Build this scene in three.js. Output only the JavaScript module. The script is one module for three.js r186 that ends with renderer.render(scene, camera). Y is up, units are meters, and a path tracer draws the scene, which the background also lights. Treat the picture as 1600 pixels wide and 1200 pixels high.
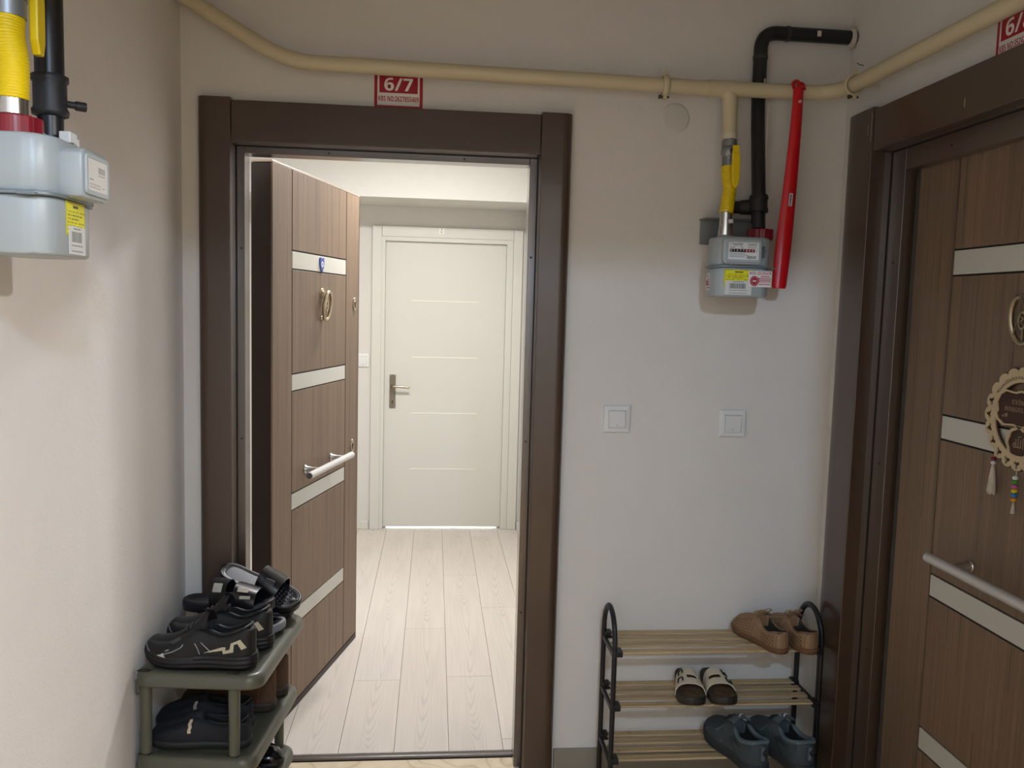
import * as THREE from 'three';
import { RoundedBoxGeometry } from 'three/addons/geometries/RoundedBoxGeometry.js';
import { RectAreaLightUniformsLib } from 'three/addons/lights/RectAreaLightUniformsLib.js';
import { mergeGeometries, mergeVertices, toCreasedNormals } from 'three/addons/utils/BufferGeometryUtils.js';

// ------------------------------------------------------------------ camera, exposure, lights
const scene = new THREE.Scene();
scene.background = new THREE.Color(0x000000);
const camera = new THREE.PerspectiveCamera(49.55, 4 / 3, 0.05, 60);
camera.position.set(0, 1.465, 2.52);
camera.rotation.order = 'YXZ';
camera.rotation.set(-0.09125, -0.09436, 0.02668);
const renderer = new THREE.WebGLRenderer({ antialias: true });
renderer.toneMapping = THREE.LinearToneMapping;
renderer.toneMappingExposure = 1.0;
renderer.shadowMap.enabled = true;

const LIGHTS = {
  hall: { pos: [0.36, 2.44, 3.40], color: [0.56, 0.74, 1.0], power: 6.9, radius: 2.4 },
  landing_fill: { pos: [2.10, 2.43, 2.97], color: [1.0, 0.97, 0.96], power: 10.0, radius: 2.0 },  // added fill lamp, brightens the left wall
  flat: { pos: [-0.11, 2.44, -1.25], color: [1.0, 0.985, 0.985], power: 360, size: 0.2 },
  beyond_fill: { pos: [0.07, 2.2, -3.5], color: [0.72, 0.82, 1.0], power: 40.0, radius: 4.0 },  // added lamp for the daylight under the white door
};
RectAreaLightUniformsLib.init();
function panelLight(key) {                            // a square panel that shines down
  const L = LIGHTS[key], l = new THREE.RectAreaLight(new THREE.Color().setRGB(...L.color), L.power, L.size, L.size);
  l.position.set(...L.pos); l.lookAt(L.pos[0], L.pos[1] - 1, L.pos[2]); l.name = key + '_light_source'; scene.add(l); return l;
}
function pointLight(key) {
  const L = LIGHTS[key], l = new THREE.PointLight(new THREE.Color().setRGB(...L.color), L.power, 0, 2);
  l.position.set(...L.pos); l.castShadow = true; l.shadow.radius = L.radius; l.name = key + '_light_source';
  l.shadow.mapSize.set(2048, 2048); l.shadow.bias = -0.0005;
  scene.add(l); return l;
}

// ------------------------------------------------------------------ helpers
const taken = {};
function numbered(n) { const k = taken[n] = (taken[n] ?? -1) + 1; return k ? `${n}_${String(k).padStart(3, '0')}` : n; }
function thing(name, label, category, pos = [0, 0, 0], turn = 0, group) {
  const o = new THREE.Group(); o.name = numbered(name); o.position.set(...pos); o.rotation.y = turn; scene.add(o);
  o.userData = { label, category }; if (group) o.userData.group = group; return o;
}
function setting(name, label, pos = [0, 0, 0], turn = 0) {
  const o = new THREE.Group(); o.name = name; o.position.set(...pos); o.rotation.y = turn; scene.add(o);
  o.userData = { kind: 'structure' }; if (label) o.userData.label = label; return o;
}
function part(name, geos, mat, parent, label) {
  const list = (Array.isArray(geos) ? geos : [geos]).map(g => clean(g));
  const m = new THREE.Mesh(list.length > 1 ? mergeGeometries(list) : list[0], mat);
  m.name = name; m.castShadow = m.receiveShadow = true; parent.add(m);
  if (label) m.userData.label = label; return m;
}
function clean(g) {
  if (g.index) g = g.toNonIndexed();
  for (const k of Object.keys(g.attributes)) if (!['position', 'normal', 'uv'].includes(k)) g.deleteAttribute(k);
  if (!g.attributes.uv) boxUV(g);
  g.clearGroups?.(); return g;
}
function boxUV(g, s = 1, ou = 0, ov = 0) {           // metres, by the dominant normal
  if (!g.attributes.normal) g.computeVertexNormals();
  const p = g.attributes.position, n = g.attributes.normal, uv = new Float32Array(p.count * 2);
  for (let i = 0; i < p.count; i++) {
    const ax = Math.abs(n.getX(i)), ay = Math.abs(n.getY(i)), az = Math.abs(n.getZ(i));
    let u, v;
    if (ay >= ax && ay >= az) { u = p.getX(i); v = p.getZ(i); } else if (ax > az) { u = p.getZ(i); v = p.getY(i); } else { u = p.getX(i); v = p.getY(i); }
    uv[2 * i] = u * s + ou; uv[2 * i + 1] = v * s + ov;
  }
  g.setAttribute('uv', new THREE.BufferAttribute(uv, 2)); return g;
}
// box from min to max corner
function bx(x0, y0, z0, x1, y1, z1, r = 0, seg = 1) {
  const w = x1 - x0, h = y1 - y0, d = z1 - z0;
  let g = r > 0 ? new RoundedBoxGeometry(w, h, d, seg, Math.min(r, w / 2.02, h / 2.02, d / 2.02)) : new THREE.BoxGeometry(w, h, d);
  if (g.index) g = g.toNonIndexed();
  g.deleteAttribute('uv'); g.translate((x0 + x1) / 2, (y0 + y1) / 2, (z0 + z1) / 2);
  return boxUV(g);
}
function cyl(a, b, r0, r1 = r0, seg = 24, cap = true) {
  const A = new THREE.Vector3(...a), B = new THREE.Vector3(...b), d = B.clone().sub(A), L = d.length();
  const g = new THREE.CylinderGeometry(r1, r0, L, seg, 1, !cap);
  g.applyQuaternion(new THREE.Quaternion().setFromUnitVectors(new THREE.Vector3(0, 1, 0), d.normalize()));
  g.translate((A.x + B.x) / 2, (A.y + B.y) / 2, (A.z + B.z) / 2); return g;
}
function tube(pts, r, n = 40, seg = 12, closed = false, tension = 0.5) {
  const c = new THREE.CatmullRomCurve3(pts.map(p => new THREE.Vector3(...p)), closed, 'catmullrom', tension);
  return new THREE.TubeGeometry(c, n, r, seg, closed);
}
// straight runs joined by rounded bends
function bentPath(pts, rad) {
  const P = pts.map(p => new THREE.Vector3(...p)), out = new THREE.CurvePath();
  let cur = P[0];
  for (let i = 1; i < P.length - 1; i++) {
    const r = Array.isArray(rad) ? rad[i - 1] : rad;
    const a = P[i].clone().add(P[i - 1].clone().sub(P[i]).setLength(r)), b = P[i].clone().add(P[i + 1].clone().sub(P[i]).setLength(r));
    out.add(new THREE.LineCurve3(cur, a)); out.add(new THREE.QuadraticBezierCurve3(a, P[i].clone(), b)); cur = b;
  }
  out.add(new THREE.LineCurve3(cur, P[P.length - 1])); return out;
}
function bentTube(pts, rad, r, n = 80, seg = 16) {
  const path = bentPath(pts, rad), c = new THREE.CatmullRomCurve3(path.getSpacedPoints(n), false, 'centripetal');
  return new THREE.TubeGeometry(c, n, r, seg, false);
}
function taperTube(pts, r, n = 60, seg = 8, ends = .08) {      // round bar that thins out at both ends
  const c = new THREE.CatmullRomCurve3(pts.map(p => new THREE.Vector3(...p))), F = c.computeFrenetFrames(n, false);
  return grid(n, seg, (u, v) => { const i = Math.round(u * n), p = c.getPointAt(u), a = v * Math.PI * 2, rr = r * (.12 + .88 * smooth(0, ends, Math.min(u, 1 - u))), N = F.normals[i], B = F.binormals[i]; return [p.x + rr * (Math.cos(a) * N.x + Math.sin(a) * B.x), p.y + rr * (Math.cos(a) * N.y + Math.sin(a) * B.y), p.z + rr * (Math.cos(a) * N.z + Math.sin(a) * B.z)]; }, true);
}
function cap(at, normal, r, seg = 20) {
  const g = new THREE.CircleGeometry(r, seg);
  g.applyQuaternion(new THREE.Quaternion().setFromUnitVectors(new THREE.Vector3(0, 0, 1), new THREE.Vector3(...normal).normalize()));
  g.translate(...at); return g;
}
function lathe(pts, seg = 32) { return new THREE.LatheGeometry(pts.map(p => new THREE.Vector2(...p)), seg); }
function extr(shape, depth, bevel = 0, seg = 2, curve = 12) {
  return new THREE.ExtrudeGeometry(shape, { depth, bevelEnabled: bevel > 0, bevelSize: bevel, bevelThickness: bevel, bevelSegments: seg, curveSegments: curve });
}
function poly(pts, holes = []) {
  const s = new THREE.Shape(pts.map(p => new THREE.Vector2(...p)));
  for (const h of holes) s.holes.push(new THREE.Path(h.map(p => new THREE.Vector2(...p)))); return s;
}
function roundRectPts(x0, y0, x1, y1, r, n = 6) {
  const o = [];
  for (const [cx, cy, a] of [[x1 - r, y1 - r, 0], [x0 + r, y1 - r, 1], [x0 + r, y0 + r, 2], [x1 - r, y0 + r, 3]])
    for (let i = 0; i <= n; i++) { const t = (a + i / n) * Math.PI / 2; o.push([cx + r * Math.cos(t), cy + r * Math.sin(t)]); }
  return o;
}
// grid of points f(i/nu, j/nv) -> smooth surface
function grid(nu, nv, f, closeV = false, skip) {
  const pos = [], uv = [], idx = [], W = nv + 1;
  for (let i = 0; i <= nu; i++) for (let j = 0; j <= nv; j++) { const p = f(i / nu, j / nv); pos.push(p[0], p[1], p[2]); uv.push(i / nu, j / nv); }
  for (let i = 0; i < nu; i++) for (let j = 0; j < nv; j++) {
    if (skip && skip((i + .5) / nu, (j + .5) / nv)) continue;
    const a = i * W + j, b = a + 1, c = a + W, d = c + 1; idx.push(a, b, d, a, d, c);
  }
  const g = new THREE.BufferGeometry();
  g.setAttribute('position', new THREE.Float32BufferAttribute(pos, 3)); g.setAttribute('uv', new THREE.Float32BufferAttribute(uv, 2)); g.setIndex(idx);
  g.computeVertexNormals();
  if (closeV) {                                       // weld the normals of the seam
    const n = g.attributes.normal;
    for (let i = 0; i <= nu; i++) { const a = i * W, b = a + nv, v = new THREE.Vector3(n.getX(a) + n.getX(b), n.getY(a) + n.getY(b), n.getZ(a) + n.getZ(b)).normalize(); n.setXYZ(a, v.x, v.y, v.z); n.setXYZ(b, v.x, v.y, v.z); }
  }
  return g;
}
function lerp(a, b, t) { return a + (b - a) * t; }
function clamp(x, a = 0, b = 1) { return Math.min(b, Math.max(a, x)); }
function smooth(a, b, x) { const t = clamp((x - a) / (b - a)); return t * t * (3 - 2 * t); }
function table(T, t) {                                // monotone smooth lookup [[t, v], ...]
  if (t <= T[0][0]) return T[0][1];
  for (let i = 1; i < T.length; i++) if (t <= T[i][0]) {
    const [t0, v0] = T[i - 1], [t1, v1] = T[i], h = t1 - t0, u = (t - t0) / h;
    const s = k => { if (k <= 0 || k >= T.length - 1) return k <= 0 ? (T[1][1] - T[0][1]) / (T[1][0] - T[0][0]) : (T[k][1] - T[k - 1][1]) / (T[k][0] - T[k - 1][0]); return (T[k + 1][1] - T[k - 1][1]) / (T[k + 1][0] - T[k - 1][0]); };
    const m0 = s(i - 1) * h, m1 = s(i) * h, u2 = u * u, u3 = u2 * u;
    return (2 * u3 - 3 * u2 + 1) * v0 + (u3 - 2 * u2 + u) * m0 + (-2 * u3 + 3 * u2) * v1 + (u3 - u2) * m1;
  }
  return T[T.length - 1][1];
}
let seed = 12345;
function rnd() { seed = (seed * 1664525 + 1013904223) >>> 0; return seed / 4294967296; }
function hash(x, y) { let h = (x * 374761393 + y * 668265263) | 0; h = Math.imul(h ^ (h >>> 13), 1274126177); return ((h ^ (h >>> 16)) >>> 0) / 4294967296; }
function noise(x, y, px = 0, py = 0) {                // value noise, periodic in px, py when given
  const xi = Math.floor(x), yi = Math.floor(y), fx = x - xi, fy = y - yi, u = fx * fx * (3 - 2 * fx), v = fy * fy * (3 - 2 * fy);
  const m = (a, p) => p ? ((a % p) + p) % p : a;
  const A = hash(m(xi, px), m(yi, py)), B = hash(m(xi + 1, px), m(yi, py)), C = hash(m(xi, px), m(yi + 1, py)), D = hash(m(xi + 1, px), m(yi + 1, py));
  return lerp(lerp(A, B, u), lerp(C, D, u), v);
}
function dataTex(w, h, f, srgb = true) {
  const d = new Uint8Array(w * h * 4);
  for (let y = 0; y < h; y++) for (let x = 0; x < w; x++) { const c = f(x / w, y / h), i = 4 * (y * w + x); d[i] = clamp(c[0], 0, 255); d[i + 1] = clamp(c[1], 0, 255); d[i + 2] = clamp(c[2], 0, 255); d[i + 3] = 255; }
  const t = new THREE.DataTexture(d, w, h); t.wrapS = t.wrapT = THREE.RepeatWrapping; t.magFilter = THREE.LinearFilter; t.minFilter = THREE.LinearMipmapLinearFilter; t.generateMipmaps = true;
  if (srgb) t.colorSpace = THREE.SRGBColorSpace; t.needsUpdate = true; return t;
}
function canvasTex(w, h, draw) {
  const c = document.createElement('canvas'); c.width = w; c.height = h; const x = c.getContext('2d'); draw(x, w, h);
  const t = new THREE.CanvasTexture(c); t.colorSpace = THREE.SRGBColorSpace; t.magFilter = THREE.LinearFilter; return t;
}
// a thin printed plate: front face carries the canvas, local centre, facing +z, thickness t
function printed(name, w, h, t, tex, parent, at, rough = 0.5, rot) {
  const body = new THREE.BoxGeometry(w, h, t).toNonIndexed();
  const p = body.attributes.position, uv = body.attributes.uv, n = body.attributes.normal;
  for (let i = 0; i < p.count; i++) { if (n.getZ(i) > 0.5) uv.setXY(i, p.getX(i) / w + .5, p.getY(i) / h + .5); else uv.setXY(i, 0.004, 0.004); }
  const m = new THREE.Mesh(body, new THREE.MeshStandardMaterial({ map: tex, roughness: rough })); m.name = name; m.castShadow = m.receiveShadow = true;
  m.position.set(...at); if (rot) m.rotation.set(...rot); parent.add(m); return m;
}
const M = (hex, roughness = 0.6, metalness = 0, extra = {}) => new THREE.MeshStandardMaterial({ color: hex, roughness, metalness, ...extra });

// ------------------------------------------------------------------ materials
const plasterBump = dataTex(512, 512, (u, v) => {
  let a = 0; for (const [f, w] of [[16, .35], [48, .3], [128, .35]]) a += w * noise(u * f, v * f, f, f);
  const k = 255 * a; return [k, k, k];
}, false);
plasterBump.repeat.set(1 / 0.45, 1 / 0.45);
const wallStain = (r, g, b, amp) => dataTex(512, 512, (u, v) => {
  const a = (noise(u * 5, v * 5, 5, 5) - .5) * amp + (noise(u * 23, v * 23, 23, 23) - .5) * amp * .6;
  return [r + a, g + a, b + a * 1.1];
});
const mkWall = (r, g, b, amp = 5) => { const t = wallStain(r, g, b, amp); t.repeat.set(1 / 1.7, 1 / 1.7); return new THREE.MeshStandardMaterial({ map: t, roughness: .85, bumpMap: plasterBump, bumpScale: .0007 }); };
const paint = mkWall(221, 217, 210, 4), paintLeftLit = mkWall(232, 228, 224, 4), paintInside = mkWall(226, 223, 217, 3), paintFarDimmed = mkWall(210, 207, 200, 3), ceilingPaint = M(0xd2cbc0, .9), paintDim = M(0xcdc6ba, .85);  // left copy lightened, far copy darkened, to correct the light on them
const marble = new THREE.MeshStandardMaterial({ roughness: .35, map: dataTex(512, 512, (u, v) => {
  const w = noise(u * 4, v * 4, 4, 4) * 2 + noise(u * 12, v * 12, 12, 12), vein = Math.abs(Math.sin((u * 5 + w) * 6.283)), k = Math.pow(1 - vein, 6);
  const a = (noise(u * 40, v * 40, 40, 40) - .5) * 14; return [190 - 30 * k + a, 160 - 36 * k + a, 118 - 38 * k + a];
}) });
const sillMarble = marble.clone(); sillMarble.map = dataTex(512, 512, (u, v) => { const w = noise(u * 4, v * 4, 4, 4) * 2 + noise(u * 12, v * 12, 12, 12), vein = Math.abs(Math.sin((u * 4 + w) * 6.283)), k = Math.pow(1 - vein, 5); const a = (noise(u * 40, v * 40, 40, 40) - .5) * 12; return [214 - 26 * k + a, 198 - 32 * k + a, 170 - 36 * k + a]; });
const skirtMarble = M(0x8d8678, .45);
const hairlines = Array.from({ length: 11 }, (_, i) => ({ p: (i + .25 + .6 * hash(i, 77)) / 11, w: .0007 + .0007 * hash(i, 31), a: .55 + .3 * hash(i, 5) }));
const doorWoodMap = dataTex(1024, 1024, (u, v) => {            // straight veneer, dark hairlines along the grain
  const wob = (noise(u * 6, v * 3, 6, 3) - .5) * .010;
  const f1 = noise((u + wob) * 230, v * 6, 230, 6), f2 = noise((u + wob) * 80, v * 3, 80, 3), f3 = noise(u * 12, v * 2, 12, 2), f4 = noise(u * 300, v * 90, 300, 90);
  let k = .78 + .13 * f1 + .10 * f2 + .09 * f3 + .06 * f4;
  for (let i = 0; i < hairlines.length; i++) { const h = hairlines[i]; if (Math.abs(u + wob * .6 - h.p) < h.w && noise(v * 8, i * 3.7, 8, 0) > .34) k *= h.a; }
  return [124 * k, 103 * k, 83 * k];
});
doorWoodMap.repeat.set(1 / .8, 1 / 1.6);
const doorWoods = [0, 1, 2, 3].map(i => { const t = doorWoodMap.clone(); t.offset.set(i * .273, i * .391); t.needsUpdate = true; const m = new THREE.MeshStandardMaterial({ map: t, roughness: .5 }); m.color.setScalar([1, .95, 1.04, .98][i]); return m; });
const brownPaint = new THREE.MeshPhysicalMaterial({ color: 0x453326, roughness: .4, clearcoat: .7, clearcoatRoughness: .16 }), brownMetal = new THREE.MeshPhysicalMaterial({ color: 0x45352a, roughness: .3, ior: 1.9, clearcoat: 1, clearcoatRoughness: .24 }), coreDark = M(0x0b0705, .7), edgeBrown = M(0x2a1916, .45);
const stripMetal = M(0xc8c7bf, .42, .1), steel = M(0xc2c2c0, .3, 1), steelDull = M(0xa9a69f, .42, .9), nickel = M(0xb3a78f, .3, 1);
const oakMap = dataTex(512, 1024, (u, v) => {                    // pale limed oak with cathedral figure
  const c = .5 + .12 * (noise(v * 3, 1.5, 3, 0) - .5), d = (u - c), arch = d * d * 24 + v * 3.0 + 1.1 * noise(u * 5, v * 5, 5, 5);
  const ring = Math.abs((arch * 3.0) % 1 - .5) * 2, near = Math.exp(-d * d * 26);
  const fine = noise(u * 150, v * 9, 150, 9); let k = 1 - .05 * (1 - fine) - .075 * near * Math.pow(1 - ring, 3) - .03 * noise(u * 7, v * 5, 7, 5);
  return [211 * k, 203 * k, 194 * k];
});
const oaks = [0, 1, 2, 3].map(i => { const t = oakMap.clone(); t.repeat.set(1 / .181, 1 / 1.25); t.offset.set(0, i * .27); t.needsUpdate = true; const m = new THREE.MeshStandardMaterial({ map: t, roughness: .5 }); m.color.setRGB(...[[1, 1, 1], [.97, .955, .94], [1, .985, .97], [.985, .97, .96]][i]); return m; });
const pineMap = dataTex(512, 128, (u, v) => { const k = .84 + .18 * noise(u * 5, v * 34, 5, 34) + .1 * noise(u * 16, v * 90, 16, 90) - (noise(u * 20, v * 5, 20, 5) > .93 ? .1 : 0); return [190 * k, 166 * k, 126 * k]; });
const pines = [0, 1, 2].map(i => { const t = pineMap.clone(); t.repeat.set(1 / .6, 1 / .1); t.offset.set(i * .37, i * .29); t.needsUpdate = true; const m = new THREE.MeshStandardMaterial({ map: t, roughness: .6 }); m.color.setScalar([1, .92, .97][i]); return m; });
const whiteDoor = M(0xcfcdc4, .45), whitePlastic = M(0xdedfdc, .4), blackPlastic = M(0x15151a, .45), rubberBlack = M(0x131316, .6);

// ------------------------------------------------------------------ the setting
const FLOOR = -0.03, CEIL = 2.62, XL = -0.733, XR = 1.25;
{
  const s = setting('floor', 'beige marble hall floor');
  part('slab', bx(-0.95, FLOOR - .12, -.2, 3.5, FLOOR - .012, 4.7), skirtMarble, s);
  for (let i = 0; i < 8; i++) for (let j = 0; j < 8; j++) {
    const x0 = XL + i * .56, z0 = .0 + j * .6; const xe = z0 > 1.7 ? 3.399 : 1.249; if (x0 > xe - .02 || z0 > 4.5) continue;
    part('tile', bx(x0 + .001, FLOOR - .012, z0 + .001, Math.min(x0 + .559, xe), FLOOR, Math.min(z0 + .599, 4.55)), marble, s);
  }
}
{ const s = setting('wall_back'); // with the doorway of the open flat
  part('wall_surface', [bx(-0.95, FLOOR - .1, -.2, -.60, CEIL, 0), bx(.315, FLOOR - .1, -.2, XR + .2, CEIL, 0), bx(-.60, 1.92, -.2, .315, CEIL, 0)], paint, s); }
{ const s = setting('wall_left'); part('wall_surface', bx(XL - .2, FLOOR - .1, 0, XL, CEIL, 4.75), paintLeftLit, s); }  // same paint as the back wall, lightened to make up missing light
{ const s = setting('wall_right'); // stops short: the stair hall opens to the right behind the brown door
  part('wall_surface', [bx(XR, FLOOR - .1, 0, XR + .2, CEIL, .205), bx(XR, FLOOR - .1, 1.19, XR + .2, CEIL, 1.72), bx(XR, 1.975, .205, XR + .2, CEIL, 1.19)], paint, s);
  part('recess_back', bx(XR + .2, FLOOR - .1, 0, XR + .25, CEIL, 1.72), paint, s); }
{ const s = setting('wall_occluder', 'unseen return wall placed to shade the dark door from the lamps'); part('wall_surface', bx(.779, FLOOR - .1, 1.72, XR + .25, CEIL, 1.84), paint, s); }  // unseen stub, added to keep lamp light off the dark door
{ const s = setting('wall_landing'); part('wall_surface', [bx(XR + .25, FLOOR - .1, 1.60, 3.6, CEIL, 1.84), bx(3.40, FLOOR - .1, 1.84, 3.6, CEIL, 4.75)], paint, s); }
{ const s = setting('wall_rear'); part('wall_surface', bx(XL, FLOOR - .1, 4.55, 3.6, CEIL, 4.75), paintDim, s); }
{ const s = setting('ceiling'); part('ceiling_surface', bx(-0.95, CEIL, -.2, 3.6, CEIL + .15, 4.75), ceilingPaint, s); }
{ const s = setting('beam', 'dropped beam across the hall'); part('beam_surface', bx(XL, 2.125, 1.95, 1.5, CEIL, 2.12), paint, s); }
{ const s = setting('baseboard_back', 'grey marble skirting'); part('skirting_strip', bx(.402, FLOOR, 0, XR, .066, .012, .002), skirtMarble, s); }

// the flat seen through the open door
const FZ = -2.88;
{
  const s = setting('floor_2', 'pale oak laminate floor of the flat');
  part('underlay', bx(-1.4, -.1, FZ - .0, .62, -.006, -.115), M(0x8a7f72, .8), s);
  const cols = [-1.0, -.833, -.652, -.471, -.290, -.109, .072, .253, .434], joints = { 0: -.9, 1: -1.5, 2: -.65, 3: -1.12, 4: -1.893, 5: -2.415, 6: -1.917, 7: -1.43, 8: -2.25 };
  cols.forEach((x, i) => {
    const x0 = i ? x : -1.3, x1 = Math.min(cols[i + 1] ?? .575, .575); let z = joints[i], cuts = [];
    for (let k = -3; k <= 3; k++) { const c = z + k * 1.245; if (c < -.13 && c > FZ) cuts.push(c); }
    cuts = [FZ, ...cuts.sort((a, b) => a - b), -.115];
    for (let k = 0; k + 1 < cuts.length; k++) {
      const g = bx(x0 + .0007, -.006, cuts[k] + .0007, x1 - .0007, 0, cuts[k + 1] - .0007, .0009, 1); boxUV(g, 1, -x, (i * 7 + k * 3) * .21);
      part('plank', g, oaks[(i * 3 + k * 2 + (i >> 1)) % 4], s);
    }
  });
}
{ const s = setting('wall_far', 'white end wall of the flat');
  part('wall_surface', [bx(-1.5, -.1, FZ - .15, -.345, 2.6, FZ), bx(.48, -.1, FZ - .15, .8, 2.6, FZ), bx(-.345, 1.90, FZ - .15, .48, 2.6, FZ)], paintFarDimmed, s); }  // inside paint darkened here against the strong lamp light
{ const s = setting('wall_inner_left'); part('wall_surface', bx(-1.5, -.1, FZ, -1.3, 2.6, -.2), paintInside, s); }
{ const s = setting('wall_inner_right'); part('wall_surface', bx(.575, -.1, FZ, .775, 2.6, -.2), paintInside, s); }
{ const s = setting('ceiling_2'); part('ceiling_surface', bx(-1.5, 2.5, FZ - .15, .8, 2.62, -.2), M(0xdad8cf, .9), s); }
{ const s = setting('beam_2', 'white dropped beam of the flat'); part('beam_surface', bx(-1.3, 2.085, FZ, .575, 2.5, -2.43), paintFarDimmed, s); }
{ const s = setting('baseboard_far', 'white skirting of the flat');
  part('skirting_strip', [bx(-1.3, 0, FZ, -.41, .055, FZ + .014, .004), bx(.561, 0, -2.86, .575, .055, -.2, .004)], whiteDoor, s);
}
{ const s = setting('room_beyond', 'room behind the closed white door');
  part('wall_surface', [bx(-.75, -.1, -4.0, .9, 2.4, -3.9), bx(-.85, -.1, -3.9, -.75, 2.4, FZ - .15), bx(.9, -.1, -3.9, 1.0, 2.4, FZ - .15), bx(-.85, 2.4, -4.0, 1.0, 2.5, FZ - .15)], paintInside, s);
  part('floor_surface', bx(-.75, -.1, -3.9, .9, -.003, FZ + .0), M(0xd8d2c8, .5), s);
}

// ---- casings
function casingProfile(w, d, e) {            // section in x (0 outer .. w inner) and z: the outer edge swells in a quarter round
  const s = new THREE.Shape(); s.moveTo(0, 0); s.lineTo(0, e); 
  s.bezierCurveTo(.001, e + (d - e) * .75, w * .14, d, w * .34, d); s.lineTo(w - .004, d); s.quadraticCurveTo(w, d, w, d - .004); s.lineTo(w, 0); s.closePath(); return s;
}
function upright(w, d, e, y0, y1) {          // stands with its outer edge at x = 0
  const g = extr(casingProfile(w, d, e), y1 - y0); g.rotateX(-Math.PI / 2); g.scale(1, 1, -1); flip(g); g.translate(0, y0, 0); return g;
}
function flip(g) {                           // after a mirror: turn the faces over again
  if (g.index) { const a = g.index.array; for (let i = 0; i < a.length; i += 3) { const t = a[i]; a[i] = a[i + 1]; a[i + 1] = t; } }
  else for (const k of Object.keys(g.attributes)) { const at = g.attributes[k], s = at.itemSize, a = at.array; for (let i = 0; i < a.length; i += 3 * s) for (let j = 0; j < s; j++) { const t = a[i + j]; a[i + j] = a[i + s + j]; a[i + s + j] = t; } }
  g.deleteAttribute('normal'); g.computeVertexNormals(); return g;
}
function mirrorX(g) { g = g.index ? g.toNonIndexed() : g; g.scale(-1, 1, 1); return flip(g); }
// a brown steel door surround in local axes: opening x 0 .. W, wall face z = 0, facing +z
function brownSurround(name, label, W, H, pos, turn, depth1, face, depth2, out, scratches, CW = .094, edge = .012) {
  const s = setting(name, label, pos, turn);
  let g = upright(CW, out, edge, FLOOR, H + .122); g.translate(-CW, 0, 0); part('casing_upright', g, brownPaint, s);
  g = upright(CW, out, edge, FLOOR, H + .122); g = mirrorX(g); g.translate(W + CW, 0, 0); part('casing_upright', g, brownPaint, s);
  part('casing_header', bx(.0005, H, 0, W - .0005, H + .116, out - .004, .003, 2), brownPaint, s);
  const z1 = out - .002 - depth1, z2 = z1 - depth2, t = .03;     // steel frame: return, face, second return
  part('frame_jamb', [bx(-t, FLOOR, z2, -.0005, H, out - .006, .0015), bx(-t, FLOOR, z2, face, H, z1, .002)], brownMetal, s);
  part('frame_jamb', [bx(W + .0005, FLOOR, z2, W + t, H, out - .006, .0015), bx(W - face, FLOOR, z2, W + t, H, z1, .002)], brownMetal, s);
  part('frame_head', [bx(-t, H + .0005, z2, W + t, H + t, out - .006, .0015), bx(face, H - face * .85, z2, W - face, H + .01, z1, .002)], brownMetal, s);
  part('rubber_seal', [bx(-.0006, .01, z1 - .001, .002, H - .002, z1 + .0025), bx(W - .002, .01, z1 - .001, W + .0006, H - .002, z1 + .0025), bx(0, H - .002, z1 - .001, W, H + .0006, z1 + .0025)], rubberBlack, s);
  const dots = []; for (const y of [.5, 1.05, 1.62]) { dots.push(cyl([face * .55, y, z1 - .001], [face * .55, y, z1 + .0012], .0042, .0036, 10)); dots.push(cyl([W - face * .55, y, z1 - .001], [W - face * .55, y, z1 + .0012], .0042, .0036, 10)); }
  for (const x of [W * .3, W * .75]) dots.push(cyl([x, H - face * .45, z1 - .001], [x, H - face * .45, z1 + .0012], .0042, .0036, 10));
  part('frame_plug', dots, M(0x2c211a, .5), s);
  if (scratches) part('paint_chip', scratches, M(0xb3aa98, .8), s);
  return { s, z1, z2 };
}
{
  const o = brownSurround('trim_1', 'brown surround of the open flat door', .891, 1.917, [-.588, 0, 0], 0, .070, .024, .065, .036);
  part('threshold', bx(-.006, -.03, -.128, .897, -.004, -.098, .003, 2), brownMetal, o.s);
  part('threshold_seal', bx(0, -.028, -.101, .891, -.014, -.094), rubberBlack, o.s);
  const sill = setting('trim_3', 'beige marble door sill'); part('sill_slab', bx(-.583, FLOOR + .0005, -.095, .298, -.0145, .03, .004, 2), sillMarble, sill);
}
{
  const sc = [bx(-.024, 1.975, .0426, -.0225, 2.005, .0433), bx(-.006, 1.955, .0426, -.0043, 2.035, .0433), bx(.405, 1.955, .0385, .407, 1.975, .0395)];
  brownSurround('trim_2', 'brown surround of the closed dark door', .905, 1.928, [XR, 0, .242], -Math.PI / 2, .063, .070, .036, .043, sc, .148, .030);
}

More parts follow.
